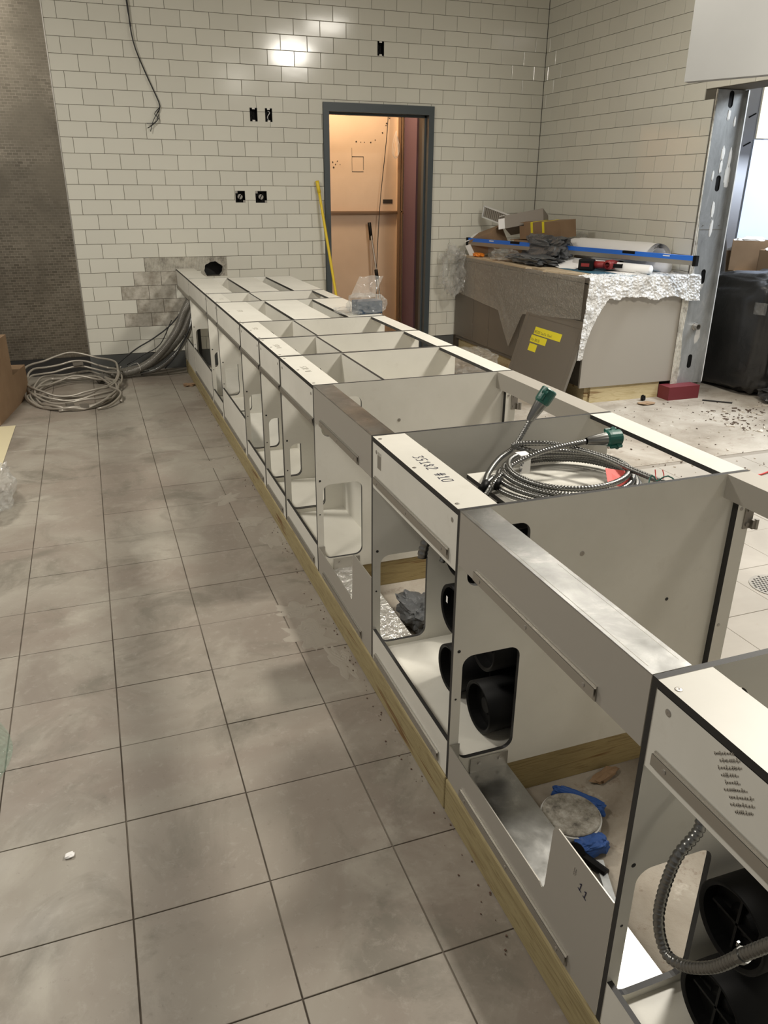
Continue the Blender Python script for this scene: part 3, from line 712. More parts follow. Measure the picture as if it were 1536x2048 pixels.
# metal bridges between the frames
def bridge(y0, y1, label, foil, num):
    root = thing('metal_bridge', label, 'metal bridge', (.75, (y0+y1)/2, .74))
    top = obj('channel_top', box(XF, XF+.073, y0, y1, ZT-.003, ZT-.0002), M_ALU, root)
    obj('channel_front', box(XF, XF+.002, y0, y1, .742, ZT-.003), M_GREYMET, root)
    obj('channel_lip', box(XF, XF+.02, y0, y1, .740, .742), M_GREYMET, root)
    obj('channel_back', box(XF+.071, XF+.073, y0, y1, .800, ZT-.003), M_GREYMET, root)
    obj('fold_line', cat_geo([box(XF+.008, XF+.0088, y0+.02, y1-.01, ZT-.0003, ZT+.0002), box(XF+.064, XF+.0646, y0+.02, y1-.3, ZT-.0003, ZT+.0002)]), M_ALUS, root)
    z_rail(y0+.12, y1-.09, .757, root)
    obj('rear_rail', cat_geo([box(1.462, 1.535, y0, y1, ZT-.003, ZT-.0003), box(1.462, 1.464, y0, y1, .81, ZT-.003)]), M_GREYMET, root)
    # notched lower trough
    yv = y0+.206; 
    tr = thing('notched_metal_panel', ('bare sheet metal trough front with deep notch marked #11' if num else 'sheet metal trough with deep notch and crinkled film lining'), 'metal panel', (.75, (y0+y1)/2, .105))
    prof = [(y0, .113), (y1, .113), (y1, .222), (yv+.016, .222)]
    prof += [(yv+.006, .216), (yv-.001, .221), (yv-.004, .232), (yv-.012, .385), (yv-.017, .398), (yv-.028, .403), (y0, .403)]
    obj('front_plate', plate_x(prof, [], XF, XF+.0025), [M_GREYMET, M_ALUS], tr)
    obj('bottom_tray', box(XF+.0025, .885, y0, y1, .113, .1155), M_FOIL if foil else M_ALU, tr)
    e = obj('end_tab', cat_geo([box(.775, .885, y1-.003, y1-.0005, .1155, .160), box(XF+.002, .74, y1-.003, y1-.0005, .1155, .222)]), M_ALUS, tr)
    obj('rivet', cat_geo([cyl((x, y1-.007, .142), (x, y1-.003, .142), .005, n=10) for x in (.80, .86)]), M_SCREW, e)
    rl = z_rail(y0+.10, y1-.08, .137, tr, 'lower_rail')
    if num:
        write('written_character', '#', .017, .0012, frame((XF-.0004, y0+.118, .352), (0, -1, 0), (0, 0, 1)), M_FAINT, tr); write('written_character', '11', .018, .0017, frame((XF-.0004, y0+.098, .336), (0, -1, -.2), (0, -.2, 1)), M_INK, tr, .9)
    return root
bridge(.773, 1.441, 'aluminium channel bridging the nearest frame and the frame marked 35182', False, True)
bridge(2.054, 2.698, 'aluminium channel bridge between frame marked 35182 and the farther frames', True, False)

# wood plinth
FP = [(.18, 1.448, 'front floor beam of treated lumber, nearest piece under the counter'), (1.452, 4.05, 'front floor beam of treated lumber, second piece from the camera'),
      (4.054, 5.38, 'front floor beam of treated lumber, third piece from the camera'), (5.384, 7.15, 'front floor beam of treated lumber, far piece by the back wall')]
for a, b, lb in FP:
    g = obj('wood_beam', box(XF-.004, XF+.034, a, b, .001, .110), M_PT, label=lb, cat='wood beam')
    md = g.modifiers.new('bevel', 'BEVEL'); md.width = .005; md.segments = 2
for y, lb in ((.735, 'cross beam under far end of nearest frame'), (1.447, 'wood cross beam under the frame marked 35182, near end'), (2.010, 'wood cross beam under the frame marked 35182, far end'), (2.704, 'wood cross beam seen through the dispenser frame cutout, beyond the second bridge'),
              (3.24, 'wood cross beam under joint of first two far frames'), (4.19, 'wood cross beam under near end of the bag frame'), (5.46, 'wood cross beam under the farthest wide frame'), (6.42, 'last wood cross beam before the back wall')):
    obj('wood_beam', box(XF+.036, 1.525, y, y+.038, .001, .1105), M_PTX, label=lb, cat='wood beam')

# black cup dispensers
def dispensers(y0s, zs, tag, x0=.85):
    for yi, yc in enumerate(y0s):
        for zi, zc in enumerate(zs):
            r = .074
            t = thing('cup_dispenser', 'black round dispenser tube, %s row, %s column, %s' % (('bottom', 'middle', 'top')[zi], ('near', 'far')[yi] if len(y0s) > 1 else 'only', tag), 'cup dispenser', (x0, yc, zc))
            obj('tube_body', lathe((x0, yc, zc), (1, 0, 0), [(.004, r-.010), (0, r-.004), (.002, r), (.30, r*.93), (.305, 0.001)], 36), M_BLKPL, t, smooth=True)
            obj('end_cap', cat_geo([lathe((x0+.03, yc, zc), (1, 0, 0), [(-.026, r-.010), (0, r-.012), (.001, .03), (-.006, .022), (-.006, .001)], 36)]+[obox((x0+.02, yc, zc), (.012, .11, .005), rx=q) for q in ((0, math.pi/2) if tag.startswith('inside n') else ())]), M_BLKPL, t, smooth=False)
            if tag.startswith('inside') and zi == 1 and yi == 1:
                obj('white_sticker', box(x0-.0015, x0-.0005, yc+.02, yc+.03, zc+.01, zc+.03), M_PAPER, t)
dispensers((1.56, 1.755), (.223, .425, .612), 'inside frame marked 35182')
dispensers((.655,), (.223, .425), 'inside nearest frame')
obj('dispenser_housing', cat_geo([box(.935, 1.40, 1.47, 1.478, .147, .70), box(.935, 1.40, 1.65, 1.657, .147, .70), box(.935, 1.40, 1.84, 1.848, .147, .70)]), M_BLKPL, label='black upright partitions holding the dispenser tubes inside frame marked 35182', cat='partition')
obj('dispenser_shelf', box(.955, 1.43, 1.456, 1.905, .762, .775, edge='z'), [M_LAM, M_BLK], label='white shelf board under coiled conduit in frame marked 35182', cat='shelf')
bsh = thing('stamped_mark', 'faint grey stamped print on the white shelf board', 'stamp', (1.18, 1.7, .775))
obj('print_line', strokes([[(0, .01*k), (.05-.004*k, .01*k)] for k in range(4)], .004, frame((1.15, 1.60, .7752), (.5, .86, 0), (-.86, .5, 0))), M_FAINT, bsh)

# flexible conduit
R_C = .0085
def conduit(pts, r=R_C, st=.0027, n=10): return tube(pts, r, st, n, r*.20)
t = thing('conduit_coil', 'coil of flexible steel conduit lying on white shelf board', 'conduit', (1.17, 1.7, .775))
coil = []
for k in range(4):
    rad = .205-.013*k
    for i in range(26):
        a = 2*math.pi*i/26+1.9
        coil.append((1.175+rad*math.cos(a)*(1.0), 1.725+rad*math.sin(a)*.93, .787+.014*k+.004*math.sin(a*2+k)))
coil = [(.80, 1.72, .60), (.83, 1.74, .68), (.90, 1.745, .77), (.98, 1.80, .795)]+coil[3:]
coil += [(1.10, 1.90, .85), (1.20, 1.86, .855), (1.28, 1.74, .850), (1.31, 1.62, .842), (1.325, 1.51, .842), (1.34, 1.485, .84)]
obj('conduit_loops', conduit(coil), M_CONDUIT, t, smooth=True)
obj('tape_band', cat_geo([tube([(.925, 1.752, .785), (.95, 1.77, .797)], .0115, .02, 10), tube([(.955, 1.738, .795), (.98, 1.755, .806)], .0115, .02, 10)]), M_BLKPL, t, smooth=True)
obj('paper_tag', cat_geo([box(1.066, 1.098, 1.795, 1.797, .80, .852), box(1.066, 1.098, 1.795, 1.83, .852, .8535)]), M_PAPER, t)
obj('tag_writing', strokes(word('AC POWER', .008, .01), .0011, frame((1.07, 1.7945, .806), (0.2, 0, 1), (-1, 0, .2))), M_INK, t)
obj('red_tag', ([(1.235, 1.62, .812), (1.285, 1.575, .808), (1.315, 1.645, .83), (1.262, 1.675, .835), (1.235, 1.62, .8105), (1.285, 1.575, .8065), (1.315, 1.645, .8285), (1.262, 1.675, .8335)], [(0, 1, 2, 3), (7, 6, 5, 4), (0, 4, 5, 1), (1, 5, 6, 2), (2, 6, 7, 3), (3, 7, 4, 0)]), M_TAG, t)
obj('stripped_wires', cat_geo([tube([(1.31, 1.52, .842), (1.32, 1.54, .855), (1.325, 1.55, .865)], .0015, .01, 5), tube([(1.31, 1.52, .842), (1.335, 1.525, .85), (1.34, 1.54, .866)], .0015, .01, 5)]), M_RWIRE, t)
obj('ground_wires', cat_geo([tube([(1.31, 1.52, .845), (1.30, 1.53, .86), (1.285, 1.52, .84), (1.29, 1.50, .835)], .002, .01, 5), tube([(1.31, 1.52, .845), (1.335, 1.51, .86), (1.36, 1.49, .84)], .002, .01, 5)]), M_GREEN, t)
def plug(root, p, d):
    p, d = Vector(p), Vector(d).normalized()
    obj('strain_relief', lathe(p-d*.062, d, [(0, .010), (.008, .0125), (.05, .019), (.062, .020)], 16), M_CONDUIT, root, smooth=True)
    side = d.orthogonal().normalized(); up = d.cross(side)
    obj('connector_body', lathe(p, d, [(-.002, .001), (0, .020), (.006, .024), (.014, .0245), (.045, .0245), (.048, .021), (.047, .018), (.035, .017), (.035, .001)], 20), M_GREEN, root, smooth=False)
    gs = []
    for s in (-1, 1):
        c = p+d*.028+side*s*.027
        gs.append(cyl(c-d*.02, c+d*.016, .006, n=8)); gs.append(cyl(c+d*.004-up*.008, c+d*.004+up*.008, .007, n=8))
    obj('locking_tab', cat_geo(gs), M_GREEN, root)
    obj('contact_pin', cat_geo([cyl(p+d*.03+side*.008*math.cos(q)+up*.008*math.sin(q), p+d*.044+side*.008*math.cos(q)+up*.008*math.sin(q), .0025, n=6) for q in (.3, 2.4, 4.5)]), M_BLKPL, root)
t = thing('power_whip', 'flexible conduit rising steeply with green plug, above the dispenser frame', 'conduit', (1.0, 1.75, .775))
p1 = [(.86, 1.74, .70), (.93, 1.76, .785), (.985, 1.83, .80), (1.055, 1.90, .812), (1.122, 1.935, .83), (1.16, 1.95, .870), (1.185, 1.955, .908)]
obj('conduit', conduit(p1), M_CONDUIT, t, smooth=True); plug(t, (1.212, 1.952, .953), Vector((1.239, 1.95, .99))-Vector((1.19, 1.953, .915)))
t = thing('power_whip', 'flexible conduit with green plug pointing right, over the coil', 'conduit', (1.0, 1.75, .775))
p2 = [(.875, 1.72, .70), (.94, 1.735, .79), (.985, 1.765, .812), (1.04, 1.79, .832), (1.13, 1.80, .856), (1.22, 1.80, .868), (1.275, 1.80, .872)]
obj('conduit', conduit(p2), M_CONDUIT, t, smooth=True); plug(t, (1.342, 1.798, .874), (1, -.05, .02))
t = thing('conduit_loop', 'flexible steel conduit looping down inside the nearest frame', 'conduit', (.75, .62, .3))
obj('conduit', conduit([(.84, .735, .70), (.80, .72, .655), (.789, .70, .617), (.752, .70, .56), (.735, .695, .46), (.738, .67, .40), (.740, .63, .415), (.741, .58, .475), (.742, .54, .55), (.745, .49, .64), (.76, .44, .72), (.79, .40, .80)], .0095, .003, 12), M_CONDUIT, t, smooth=True)
obj('cable_tie', cat_geo([tube([(.742, .545, .54), (.742, .54, .55)], .0115, .005, 10), box(.737, .741, .549, .552, .556, .564)]), M_CONDUIT, t)
obj('hose', conduit([(.775, 1.75, .72), (.765, 1.75, .665), (.756, 1.75, .625), (.755, 1.75, .61)], .014, .005, 12), M_CONDUIT, label='stub of flexible conduit hanging below the apron of frame marked 35182', cat='conduit', smooth=True)

# plastic bag of hardware on the counter
t = thing('hardware_bag', 'clear plastic bag with blue packet on the frame top near the doorway', 'plastic bag', (1.46, 4.3, ZT))
obj('blue_packet', obox((1.475, 4.33, ZT+.037), (.15, .10, .07), .05), mat('navy_packet', (.03, .055, .095), .45), t)
obj('bag_film', crumple(1.475, 4.34, ZT+.052, .10, .075, .053, 9, .2, 34, 18, True, .45), M_CLEAR, t)
obj('bag_flap', sheet(lambda u, v: (1.38+.15*u+.10*v, 4.36+.12*v, ZT+.085+.105*v+.004*math.sin(u*9)*math.sin(v*5)), 16, 12), M_CLEAR, t)
obj('loose_film', crumple(1.37, 4.36, ZT+.012, .07, .12, .012, 3, .3), M_CLEAR, t)

# drain, grate, small floor items in the near gap
t = thing('floor_drain', 'round dusty drain cover with blue tape in the near open gap', 'drain', (1.0, 1.28, 0))
c = Vector((.995, 1.285, 0))
obj('cover', lathe(c, (0, 0, 1), [(0, .075), (.045, .075), (.047, .072), (.044, .001)], 40), mat('dusty_cover', (.4, .37, .32), .8, build=lambda n, b: L(n, ramp(n, nz(n, coord(n, world=True), 28, 6, .75), [(.35, (.10, .09, .075)), (.5, (.27, .25, .21)), (.68, (.45, .43, .39))]), b, 'Base Color')), t)
obj('rim', lathe(c, (0, 0, 1), [(0, .078), (.040, .079), (.040, .075)], 40), M_WHITEP, t)
M_BTAPE = mat('blue_tape', (.018, .075, .28), .6)
obj('blue_tape', cat_geo([xform(crumple(0, 0, 0, .075, .018, .022, 2, .18, 40, 20, False), Matrix.Translation((1.055, 1.34, .022)) @ Matrix.Rotation(-.9, 4, 'Z')), xform(crumple(0, 0, 0, .045, .03, .022, 6, .2, 40, 20, False), Matrix.Translation((1.0, 1.20, .02)))]), M_BTAPE, t)
obj('pipe_nub', cat_geo([cyl((.955, 1.20, .01), (.940, 1.18, .03), .026, n=16), cyl((.955, 1.19, .02), (.985, 1.11, .02), .012, n=8)]), M_BLKPL, t)
obj('metal_strip', obox((.97, 1.09, .012), (.02, .13, .018), rz=-.35), M_GALV, label='short bright metal strip on concrete below the drain cover', cat='metal strip')
t = thing('floor_grate', 'round perforated floor grate at the right edge of the picture', 'grate', (2.55, 2.15, 0))
hs = []
for i in range(-6, 7):
    for j in range(-6, 7):
        x, y = i*.0155+(.5*.0155 if j % 2 else 0), j*.0145
        if math.hypot(x, y) < .088: hs.append(rrect(2.55+x-.005, 2.15+y-.005, 2.55+x+.005, 2.15+y+.005, .002, 1))
obj('grate_plate', plate_z([(2.55+.1*math.cos(2*math.pi*k/36), 2.15+.1*math.sin(2*math.pi*k/36)) for k in range(36)], hs, .0006, .0026), M_CABL, t)
obj('grate_well', cyl((2.55, 2.15, .0001), (2.55, 2.15, .0005), .095, n=36), M_BLK, t)
obj('crumpled_bag', crumple(1.03, 2.37, .05, .085, .12, .05, 5, .35), M_GBAG, label='crumpled grey plastic bag on floor seen through the dispenser frame', cat='plastic bag')
obj('paper_scrap', xform(crumple(0, 0, 0, .05, .018, .010, 8, .5, 16, 6, False), Matrix.Translation((1.19, 1.41, .011)) @ Matrix.Rotation(.3, 4, 'Z')), M_CARD, label='torn pinkish scrap on concrete beside the near cross beam', cat='scrap')

# ------------------------------------------------------------------ hoses and cable coil at far left
def hose(pts, r, lb, m=M_CONDW): return obj('flexible_hose', tube(pts, r*.86, .0042, 16, r*.12), m, label=lb, cat='hose', smooth=True)
hose([(.86, 7.18, .74), (.80, 7.10, .66), (.71, 7.02, .53), (.64, 6.98, .40), (.53, 6.97, .26), (.40, 6.99, .14), (.24, 7.00, .065), (.05, 6.95, .045), (-.06, 6.88, .042)], .040, 'fat ribbed grey hose curving from counter end down to floor, front one', M_CONDW)
hose([(.90, 7.28, .72), (.82, 7.22, .55), (.70, 7.16, .34), (.55, 7.13, .19), (.38, 7.12, .085), (.18, 7.10, .045), (.0, 7.04, .040)], .038, 'fat ribbed grey hose behind the front one, curving from counter end', M_CONDW)
hose([(.84, 7.06, .72), (.78, 6.98, .52), (.72, 6.92, .36), (.60, 6.93, .20), (.44, 6.99, .07), (.30, 7.05, .030)], .022, 'thinner ribbed hose beneath the two fat hoses by the counter end', M_CONDUIT)
t = thing('loose_cables', 'pair of thin black cables following the fat hoses to the floor', 'cable', (.4, 7.1, 0))
obj('cable', cat_geo([tube([(.80, 7.22, .62), (.62, 7.2, .42), (.45, 7.2, .30), (.30, 7.2, .22), (.15, 7.18, .12), (.05, 7.15, .03)], .006, .04, 6), tube([(.82, 6.95, .56), (.74, 6.9, .42), (.60, 6.88, .20), (.50, 6.9, .09)], .006, .04, 6), tube([(.62, 7.2, .45), (.50, 7.21, .24), (.35, 7.2, .16), (.2, 7.2, .08)], .004, .04, 6)]), M_WIRE, t, smooth=True)
obj('cable_ties', cat_geo([tube([(.10, 6.95, .095), (.14, 6.90, .13), (.10, 6.86, .06), (.15, 6.83, .01)], .0025, .03, 5), tube([(.2, 6.98, .11), (.28, 6.95, .14), (.3, 6.93, .08)], .0025, .03, 5)]), M_ALUS, t)
t = thing('cable_coil', 'tangled coil of grey metal-clad cable on the floor by the boxes', 'cable', (-.3, 6.5, 0))
random.seed(11)
specs = [(-.25, 6.76, .36, .36, .12, .10), (-.25, 6.72, .35, .34, .10, .06), (-.24, 6.62, .33, .44, .05, .02), (-.25, 6.50, .33, .44, .035, .02), (-.23, 6.52, .32, .50, .028, .01), (-.25, 6.55, .34, .50, .02, .01), (-.22, 6.45, .30, .46, .045, .02), (-.24, 6.66, .36, .36, .07, .05)]
for i, (cx, cy, rx, ry, zl, tl) in enumerate(specs):
    pts = []
    for k in range(22):
        a = 2*math.pi*k/20+.6*i
        pts.append((cx+rx*math.cos(a)*(1+.05*math.sin(3*a+i)), cy+ry*math.sin(a)*(1+.05*math.cos(2*a+i)), max(.012, zl+tl*math.sin(a)+.015*math.sin(5*a+i))))
    obj('cable_loop', tube(pts, .0085, .02, 8), M_CABLE, t, smooth=True)
obj('cable_tail', cat_geo([tube([(-.35, 6.02, .012), (-.1, 6.05, .03), (.05, 6.3, .05), (.09, 6.5, .05), (.02, 6.75, .05)], .009, .03, 8), tube([(-.08, 5.99, .012), (.0, 6.03, .02), (.075, 6.15, .04), (.10, 6.28, .06), (.02, 6.5, .06)], .009, .03, 8), tube([(.095, 6.16, .012), (.1, 6.25, .04)], .012, .02, 8)]), M_CABLE, t, smooth=True)
obj('tape_flag', cat_geo([obox((-.27, 6.08, .035), (.055, .04, .03), .2), obox((-.17, 6.03, .032), (.06, .035, .03), .15), obox((-.2, 6.98, .16), (.08, .04, .02), .2), obox((-.47, 6.4, .03), (.09, .03, .03), .9)]), M_BRACKET, t)
# boxes on the left
def carton(name, c, s, rz, label, m=M_CARD, z=0):
    Mx = Matrix.Translation((c[0], c[1], z)) @ Matrix.Rotation(rz, 4, 'Z'); sx, sy, sz = s
    t = thing(name, label, 'box', (c[0], c[1], z))
    obj('carton_walls', xform(cat_geo([box(-sx/2, sx/2, -sy/2, sy/2, 0, sz)]), Mx), m, t)
    obj('flap', xform(cat_geo([box(-sx/2, sx/2, -sy/2, -.002, sz, sz+.003), box(-sx/2, sx/2, .002, sy/2, sz, sz+.003)]), Mx), m, t)
    obj('sealing_tape', xform(box(-sx/2-.0006, sx/2+.0006, -.025, .025, sz+.003, sz+.0036), Mx), M_CARD, t)
    return t
rz = math.atan2(-.14, .876)*1.0
carton('cardboard_box', (-.86, 6.27), (.42, .90, .235), -.155, 'brown cardboard box on the floor, under the other at left edge')
carton('cardboard_box', (-.885, 6.02), (.40, .60, .30), -.155, 'brown cardboard box stacked on top of the other at left edge', z=.239)
obj('yellow_sheet', sheet(lambda u, v: (-1.1+.455*u+.02*v, 4.7+1.05*v, .003+.012*abs(math.sin(3*v))*(1-u)), 6, 10), M_YPAPER, label='yellowish paper sheet on floor tiles at the left edge', cat='paper')
obj('plastic_bag', crumple(-.66, 4.15, .10, .135, .26, .10, 3, .3, 44, 24), M_CLEAR, label='crumpled clear plastic bag on floor at left edge', cat='plastic bag')
obj('green_film', sheet(lambda u, v: (-.47+.075*math.sin(math.pi*v)*(.3+.7*u), 1.88+.42*v, .002+.05*math.sin(math.pi*v)*(1-u)), 6, 16), trans('green_film', (.35, .48, .38), .35), label='curl of greenish plastic film on floor tiles at lower left edge', cat='plastic film')
obj('plaster_chip', xform(crumple(0, 0, 0, .012, .009, .004, 8, .4, 10, 6, False), Matrix.Translation((-.232, 1.62, .004))), M_PAPER, label='tiny white plaster chip on a floor tile, lower left', cat='chip')
obj('tile_scrap', xform(crumple(0, 0, 0, .05, .025, .012, 5, .5, 14, 6, False), Matrix.Translation((.655, 6.55, .012))), M_CARD, label='broken reddish tile scrap at the foot of the far floor beam', cat='scrap')

# ------------------------------------------------------------------ counter cabinet at back right
X0, X1, Y0_, Y1_ = 3.44, 4.272, 5.0, 7.325
t = thing('base_cabinet', 'taupe base cabinet against the right tiled wall, wrapped in bubble film', 'cabinet', (3.85, 6.1, 0))
obj('carcass', box(X0+.02, X1-.01, Y0_+.02, Y1_, .125, .90), M_CABG, t)
obj('end_panel', box(X0-.02, X1, Y0_-.02, Y0_, .13, .925), M_CABL, t)
obj('toe_kick', cat_geo([box(3.56, 4.18, Y0_+.0, Y0_+.03, 0, .125), box(3.50, 3.54, Y0_+.03, Y1_, 0, .125)]), M_PINE, t)
obj('toe_return', box(3.535, 3.562, Y0_-.001, Y0_+.04, 0, .125), M_PINE, t)
obj('worktop', box(X0-.015, X1, Y0_-.01, Y1_, .905, .93), M_CABG, t)
ys = [7.315, 6.90, 6.57, 6.0, 5.45, 5.02]
for a, b in zip(ys[1:], ys[:-1]):
    d = obj('cabinet_door', box(X0, X0+.019, a+.002, b-.002, .16, .895), M_CABG, t)
    obj('door_pull_edge', box(X0-.002, X0, a+.004, a+.008, .17, .33), M_ALUS, d)
obj('plywood_sheet', plate_z([(3.43, 7.25), (4.27, 7.3), (4.27, 5.1), (3.62, 5.06), (3.40, 5.62), (3.445, 5.64), (3.44, 5.86), (3.405, 5.9)], [], .931, .945), [M_PLY, M_PLY], label='plywood sheet with chipped edge lying on the wrapped cabinet', cat='board')
obj('blue_board', plate_z([(3.6, 5.7), (4.2, 5.6), (4.15, 5.02), (3.62, 5.0)], [], .9455, .949), [mat('teal_board', (.04, .12, .18), .5)]*2, label='thin teal board under the cordless drill', cat='board')
obj('white_card', box(3.80, 4.12, 5.08, 5.35, .9492, .951), M_PAPER, label='small white sheet lying beside the drill', cat='paper')
# bubble wrap
def film(u, v):
    y = 7.30-2.26*u
    bot = .60-.07*min(1, u/.45) if u < .45 else .53+.11*(u-.45)/.55
    tail = max(0, 1-abs((y-6.12)/.22)); bot -= .30*tail
    return (X0-.028-.004*noise.noise(Vector((u*9, v*6, 0)))-.002*noise.noise(Vector((u*60, v*40, 0)))-.004*v, y, .938+(bot-.938)*v)
obj('bubble_wrap', sheet(film, 160, 40), M_FILM,
    label='clear bubble film hanging over the cabinet doors, dull side', cat='bubble wrap')
def drape2(u, v):
    x = 3.40+1.0*u
    bot = .818+.012*math.sin(u*19)-.035*u+.02*noise.noise(Vector((u*11, 0, 0)))
    if u < .19: bot = min(bot, .36+(max(0, u-.035)/.155)**.55*.47)
    if u > .86: bot = .765
    top = .955
    if v < .25:
        q = v/.25; n1 = noise.noise(Vector((x*16, q*2.5, 1))); n2 = noise.noise(Vector((x*60, q*9, 2)))
        return (x if x < 4.27 else 4.27+(x-4.27)*q**10, 5.13-.17*q+.01*n1, top+.010*n1+.007*n2-.008*q)
    q = (v-.25)/.75; z = top-.008-(top-bot)*q
    n1 = noise.noise(Vector((x*16, z*16, 1))); n2 = noise.noise(Vector((x*60, z*60, 5)))
    return (x+.01*n1*q-(.05*q if u < .2 else 0)*(1-u/.2), 4.957-.015*q+.016*n1+.009*n2, z+.004*n2)
obj('bubble_wrap', sheet(drape2, 170, 70), M_BUBBLE, label='white crumpled bubble wrap draped over the cabinet near end', cat='bubble wrap')
obj('bubble_wrap', crumple(3.33, 7.16, .80, .11, .11, .20, 12, .5, 44, 30, False), M_CLEAR, label='bunched clear bubble wrap at far left corner of cabinet by the door', cat='bubble wrap')
# leaning panel with tapes
t = thing('leaning_panel', 'dark taupe door panel leaning on the cabinet with yellow tape notes', 'panel', (3.3, 5.45, 0))
Lm = frame((3.235, 4.965, .008), (0, 1, 0), (.185, 0, .62)) 
Lm2 = Matrix(Lm); 
obj('door_slab', xform(box(0, .87, 0, .645, -.0, .02), Lm), M_CABG, t)
obj('front_bead', xform(cat_geo([box(.05, .82, .05, .054, -.0016, .0002), box(.05, .82, .591, .595, -.0016, .0002), box(.05, .054, .05, .595, -.0016, .0002), box(.816, .82, .05, .595, -.0016, .0002)]), Lm), M_CABG, t)
# visible face looks towards -X: tapes on that side
nm = Vector(Lm.col[2][:3]); flip = 1 if nm.x < 0 else -1
zf = -.0008
for i, (a, b, c, d, s) in enumerate(((.26, .66, .455, .515, '#35152 Castle Steel'), (.44, .68, .39, .446, 'Std 08/16'), (.55, .67, .318, .378, ''))):
    tp = obj('yellow_tape', xform(box(a, b, c, d, zf, zf+.0006), Lm), M_YEL, t, label='strip of yellow tape' + (' with handwriting' if s else ' without writing'))
    if s:
        hh = .026 if i == 0 else .028
        L2 = word(s, hh*.75, .02); L2 = [[(b-.01-x, c+.012+y) for x, y in ln] for ln in L2]
        obj('handwriting', xform(strokes(L2, .002, Matrix.Identity(4)), Lm @ Matrix.Translation((0, 0, zf-.0007))), M_INK, tp)
# items on the counter
def longbox(name, p0, p1, w_, h, label, m, roll=0, tapes=(), end=None):
    p0, p1 = Vector(p0), Vector(p1); d = p1-p0; l = d.length
    Mx = Matrix.Translation(p0) @ d.to_track_quat('X', 'Z').to_matrix().to_4x4() @ Matrix.Rotation(roll, 4, 'X')
    t = thing(name, label, 'box', tuple(p0))
    obj('carton_walls', xform(box(0, l, -w_/2, w_/2, 0, h), Mx), m, t)
    obj('end_flap', xform(cat_geo([box(-.05, 0, -w_/2, w_/2, h, h+.004), box(-.06, 0, -w_/2-.004, -w_/2, 0, h*.8)]), Mx), end or m, t)
    for a in tapes: obj('yellow_tape', xform(cat_geo([box(a, a+.03, -w_/2-.002, w_/2+.002, h, h+.002), box(a, a+.03, -w_/2-.002, -w_/2, h*.35, h), box(a, a+.03, w_/2, w_/2+.002, h*.35, h)]), Mx), M_YEL, t)
    return t
longbox('cardboard_box', (3.86, 6.62, 1.13), (3.93, 6.12, 1.16), .17, .14, 'brown carton with two yellow tapes on top of the pile', M_CARD, .1, (.10, .26))
longbox('cardboard_box', (3.74, 6.86, 1.17), (4.00, 6.62, 1.24), .20, .12, 'open ended grey-brown carton tilted behind the yellow-taped one', M_CARDG, -.35, (), M_PAPER)
longbox('cardboard_box', (3.60, 7.12, .965), (3.72, 6.90, 1.05), .20, .17, 'short brown carton at the left end of the pile', M_CARD, .35, (), M_PAPER)
longbox('cardboard_box', (3.80, 6.72, .96), (3.95, 6.25, .96), .17, .15, 'dark brown carton under the tilted cartons', M_CARD, 0)
t = thing('louvre_grille', 'white louvred metal grille sticking up behind the cartons', 'grille', (3.75, 7.2, 1.1))
Mg = Matrix.Translation((3.66, 7.22, 1.385)) @ Matrix.Rotation(-1.25, 4, 'Z') @ Matrix.Rotation(.22, 4, 'Y')
obj('grille_frame', xform(cat_geo([box(0, .38, -.01, .01, 0, .012), box(0, .38, -.01, .01, -.10, -.088), box(0, .012, -.01, .01, -.10, .01), box(.368, .38, -.01, .01, -.10, .01)]), Mg), M_WHITEP, t)
for k in range(14): obj('slat', xform(box(.02+.025*k, .034+.025*k, -.006, .006, -.088, 0), Mg), M_CABL, t)
obj('grey_bag', crumple(3.76, 6.16, 1.06, .10, .30, .11, 21, .35, 44, 26), M_GBAG, label='crumpled dark grey plastic sheet below the yellow-taped carton', cat='plastic bag')
obj('grey_bag', crumple(3.60, 6.10, .985, .13, .30, .038, 31, .35, 44, 20), M_GBAG, label='crumpled dark plastic spilling over the front edge beneath the blue level', cat='plastic bag')
obj('clear_bag', crumple(3.56, 6.55, .99, .10, .15, .05, 23, .3, 40, 22), M_CLEAR, label='bunched clear plastic in front of the cartons, left of the dark sheet', cat='plastic bag')
obj('clear_bag', crumple(4.14, 6.35, 1.13, .09, .14, .06, 25, .3, 34, 18), M_CLEAR, label='clear plastic heap behind the rolled drawings', cat='plastic bag')
obj('clear_bag', crumple(3.10, 6.25, .11, .20, .25, .11, 27, .3, 40, 22), M_CLEAR, label='crumpled clear plastic on the floor left of the leaning door panel', cat='plastic bag')
obj('orange_pouch', crumple(3.49, 6.95, .963, .045, .07, .018, 5, .25, 24, 12), M_ORG, label='small orange tool at the far left of the plywood', cat='tool')
t = thing('spray_bottle', 'small clear bottle with orange top by the cartons', 'bottle', (3.64, 6.86, .95))
obj('bottle_body', lathe((3.60, 6.9, .946), (0, 0, 1), [(0, .001), (0, .035), (.09, .035), (.12, .012), (.13, .012)], 16), M_CLEAR, t, smooth=True)
obj('bottle_cap', cyl((3.60, 6.9, 1.07), (3.60, 6.9, 1.11), .016, n=12), M_ORG, t)
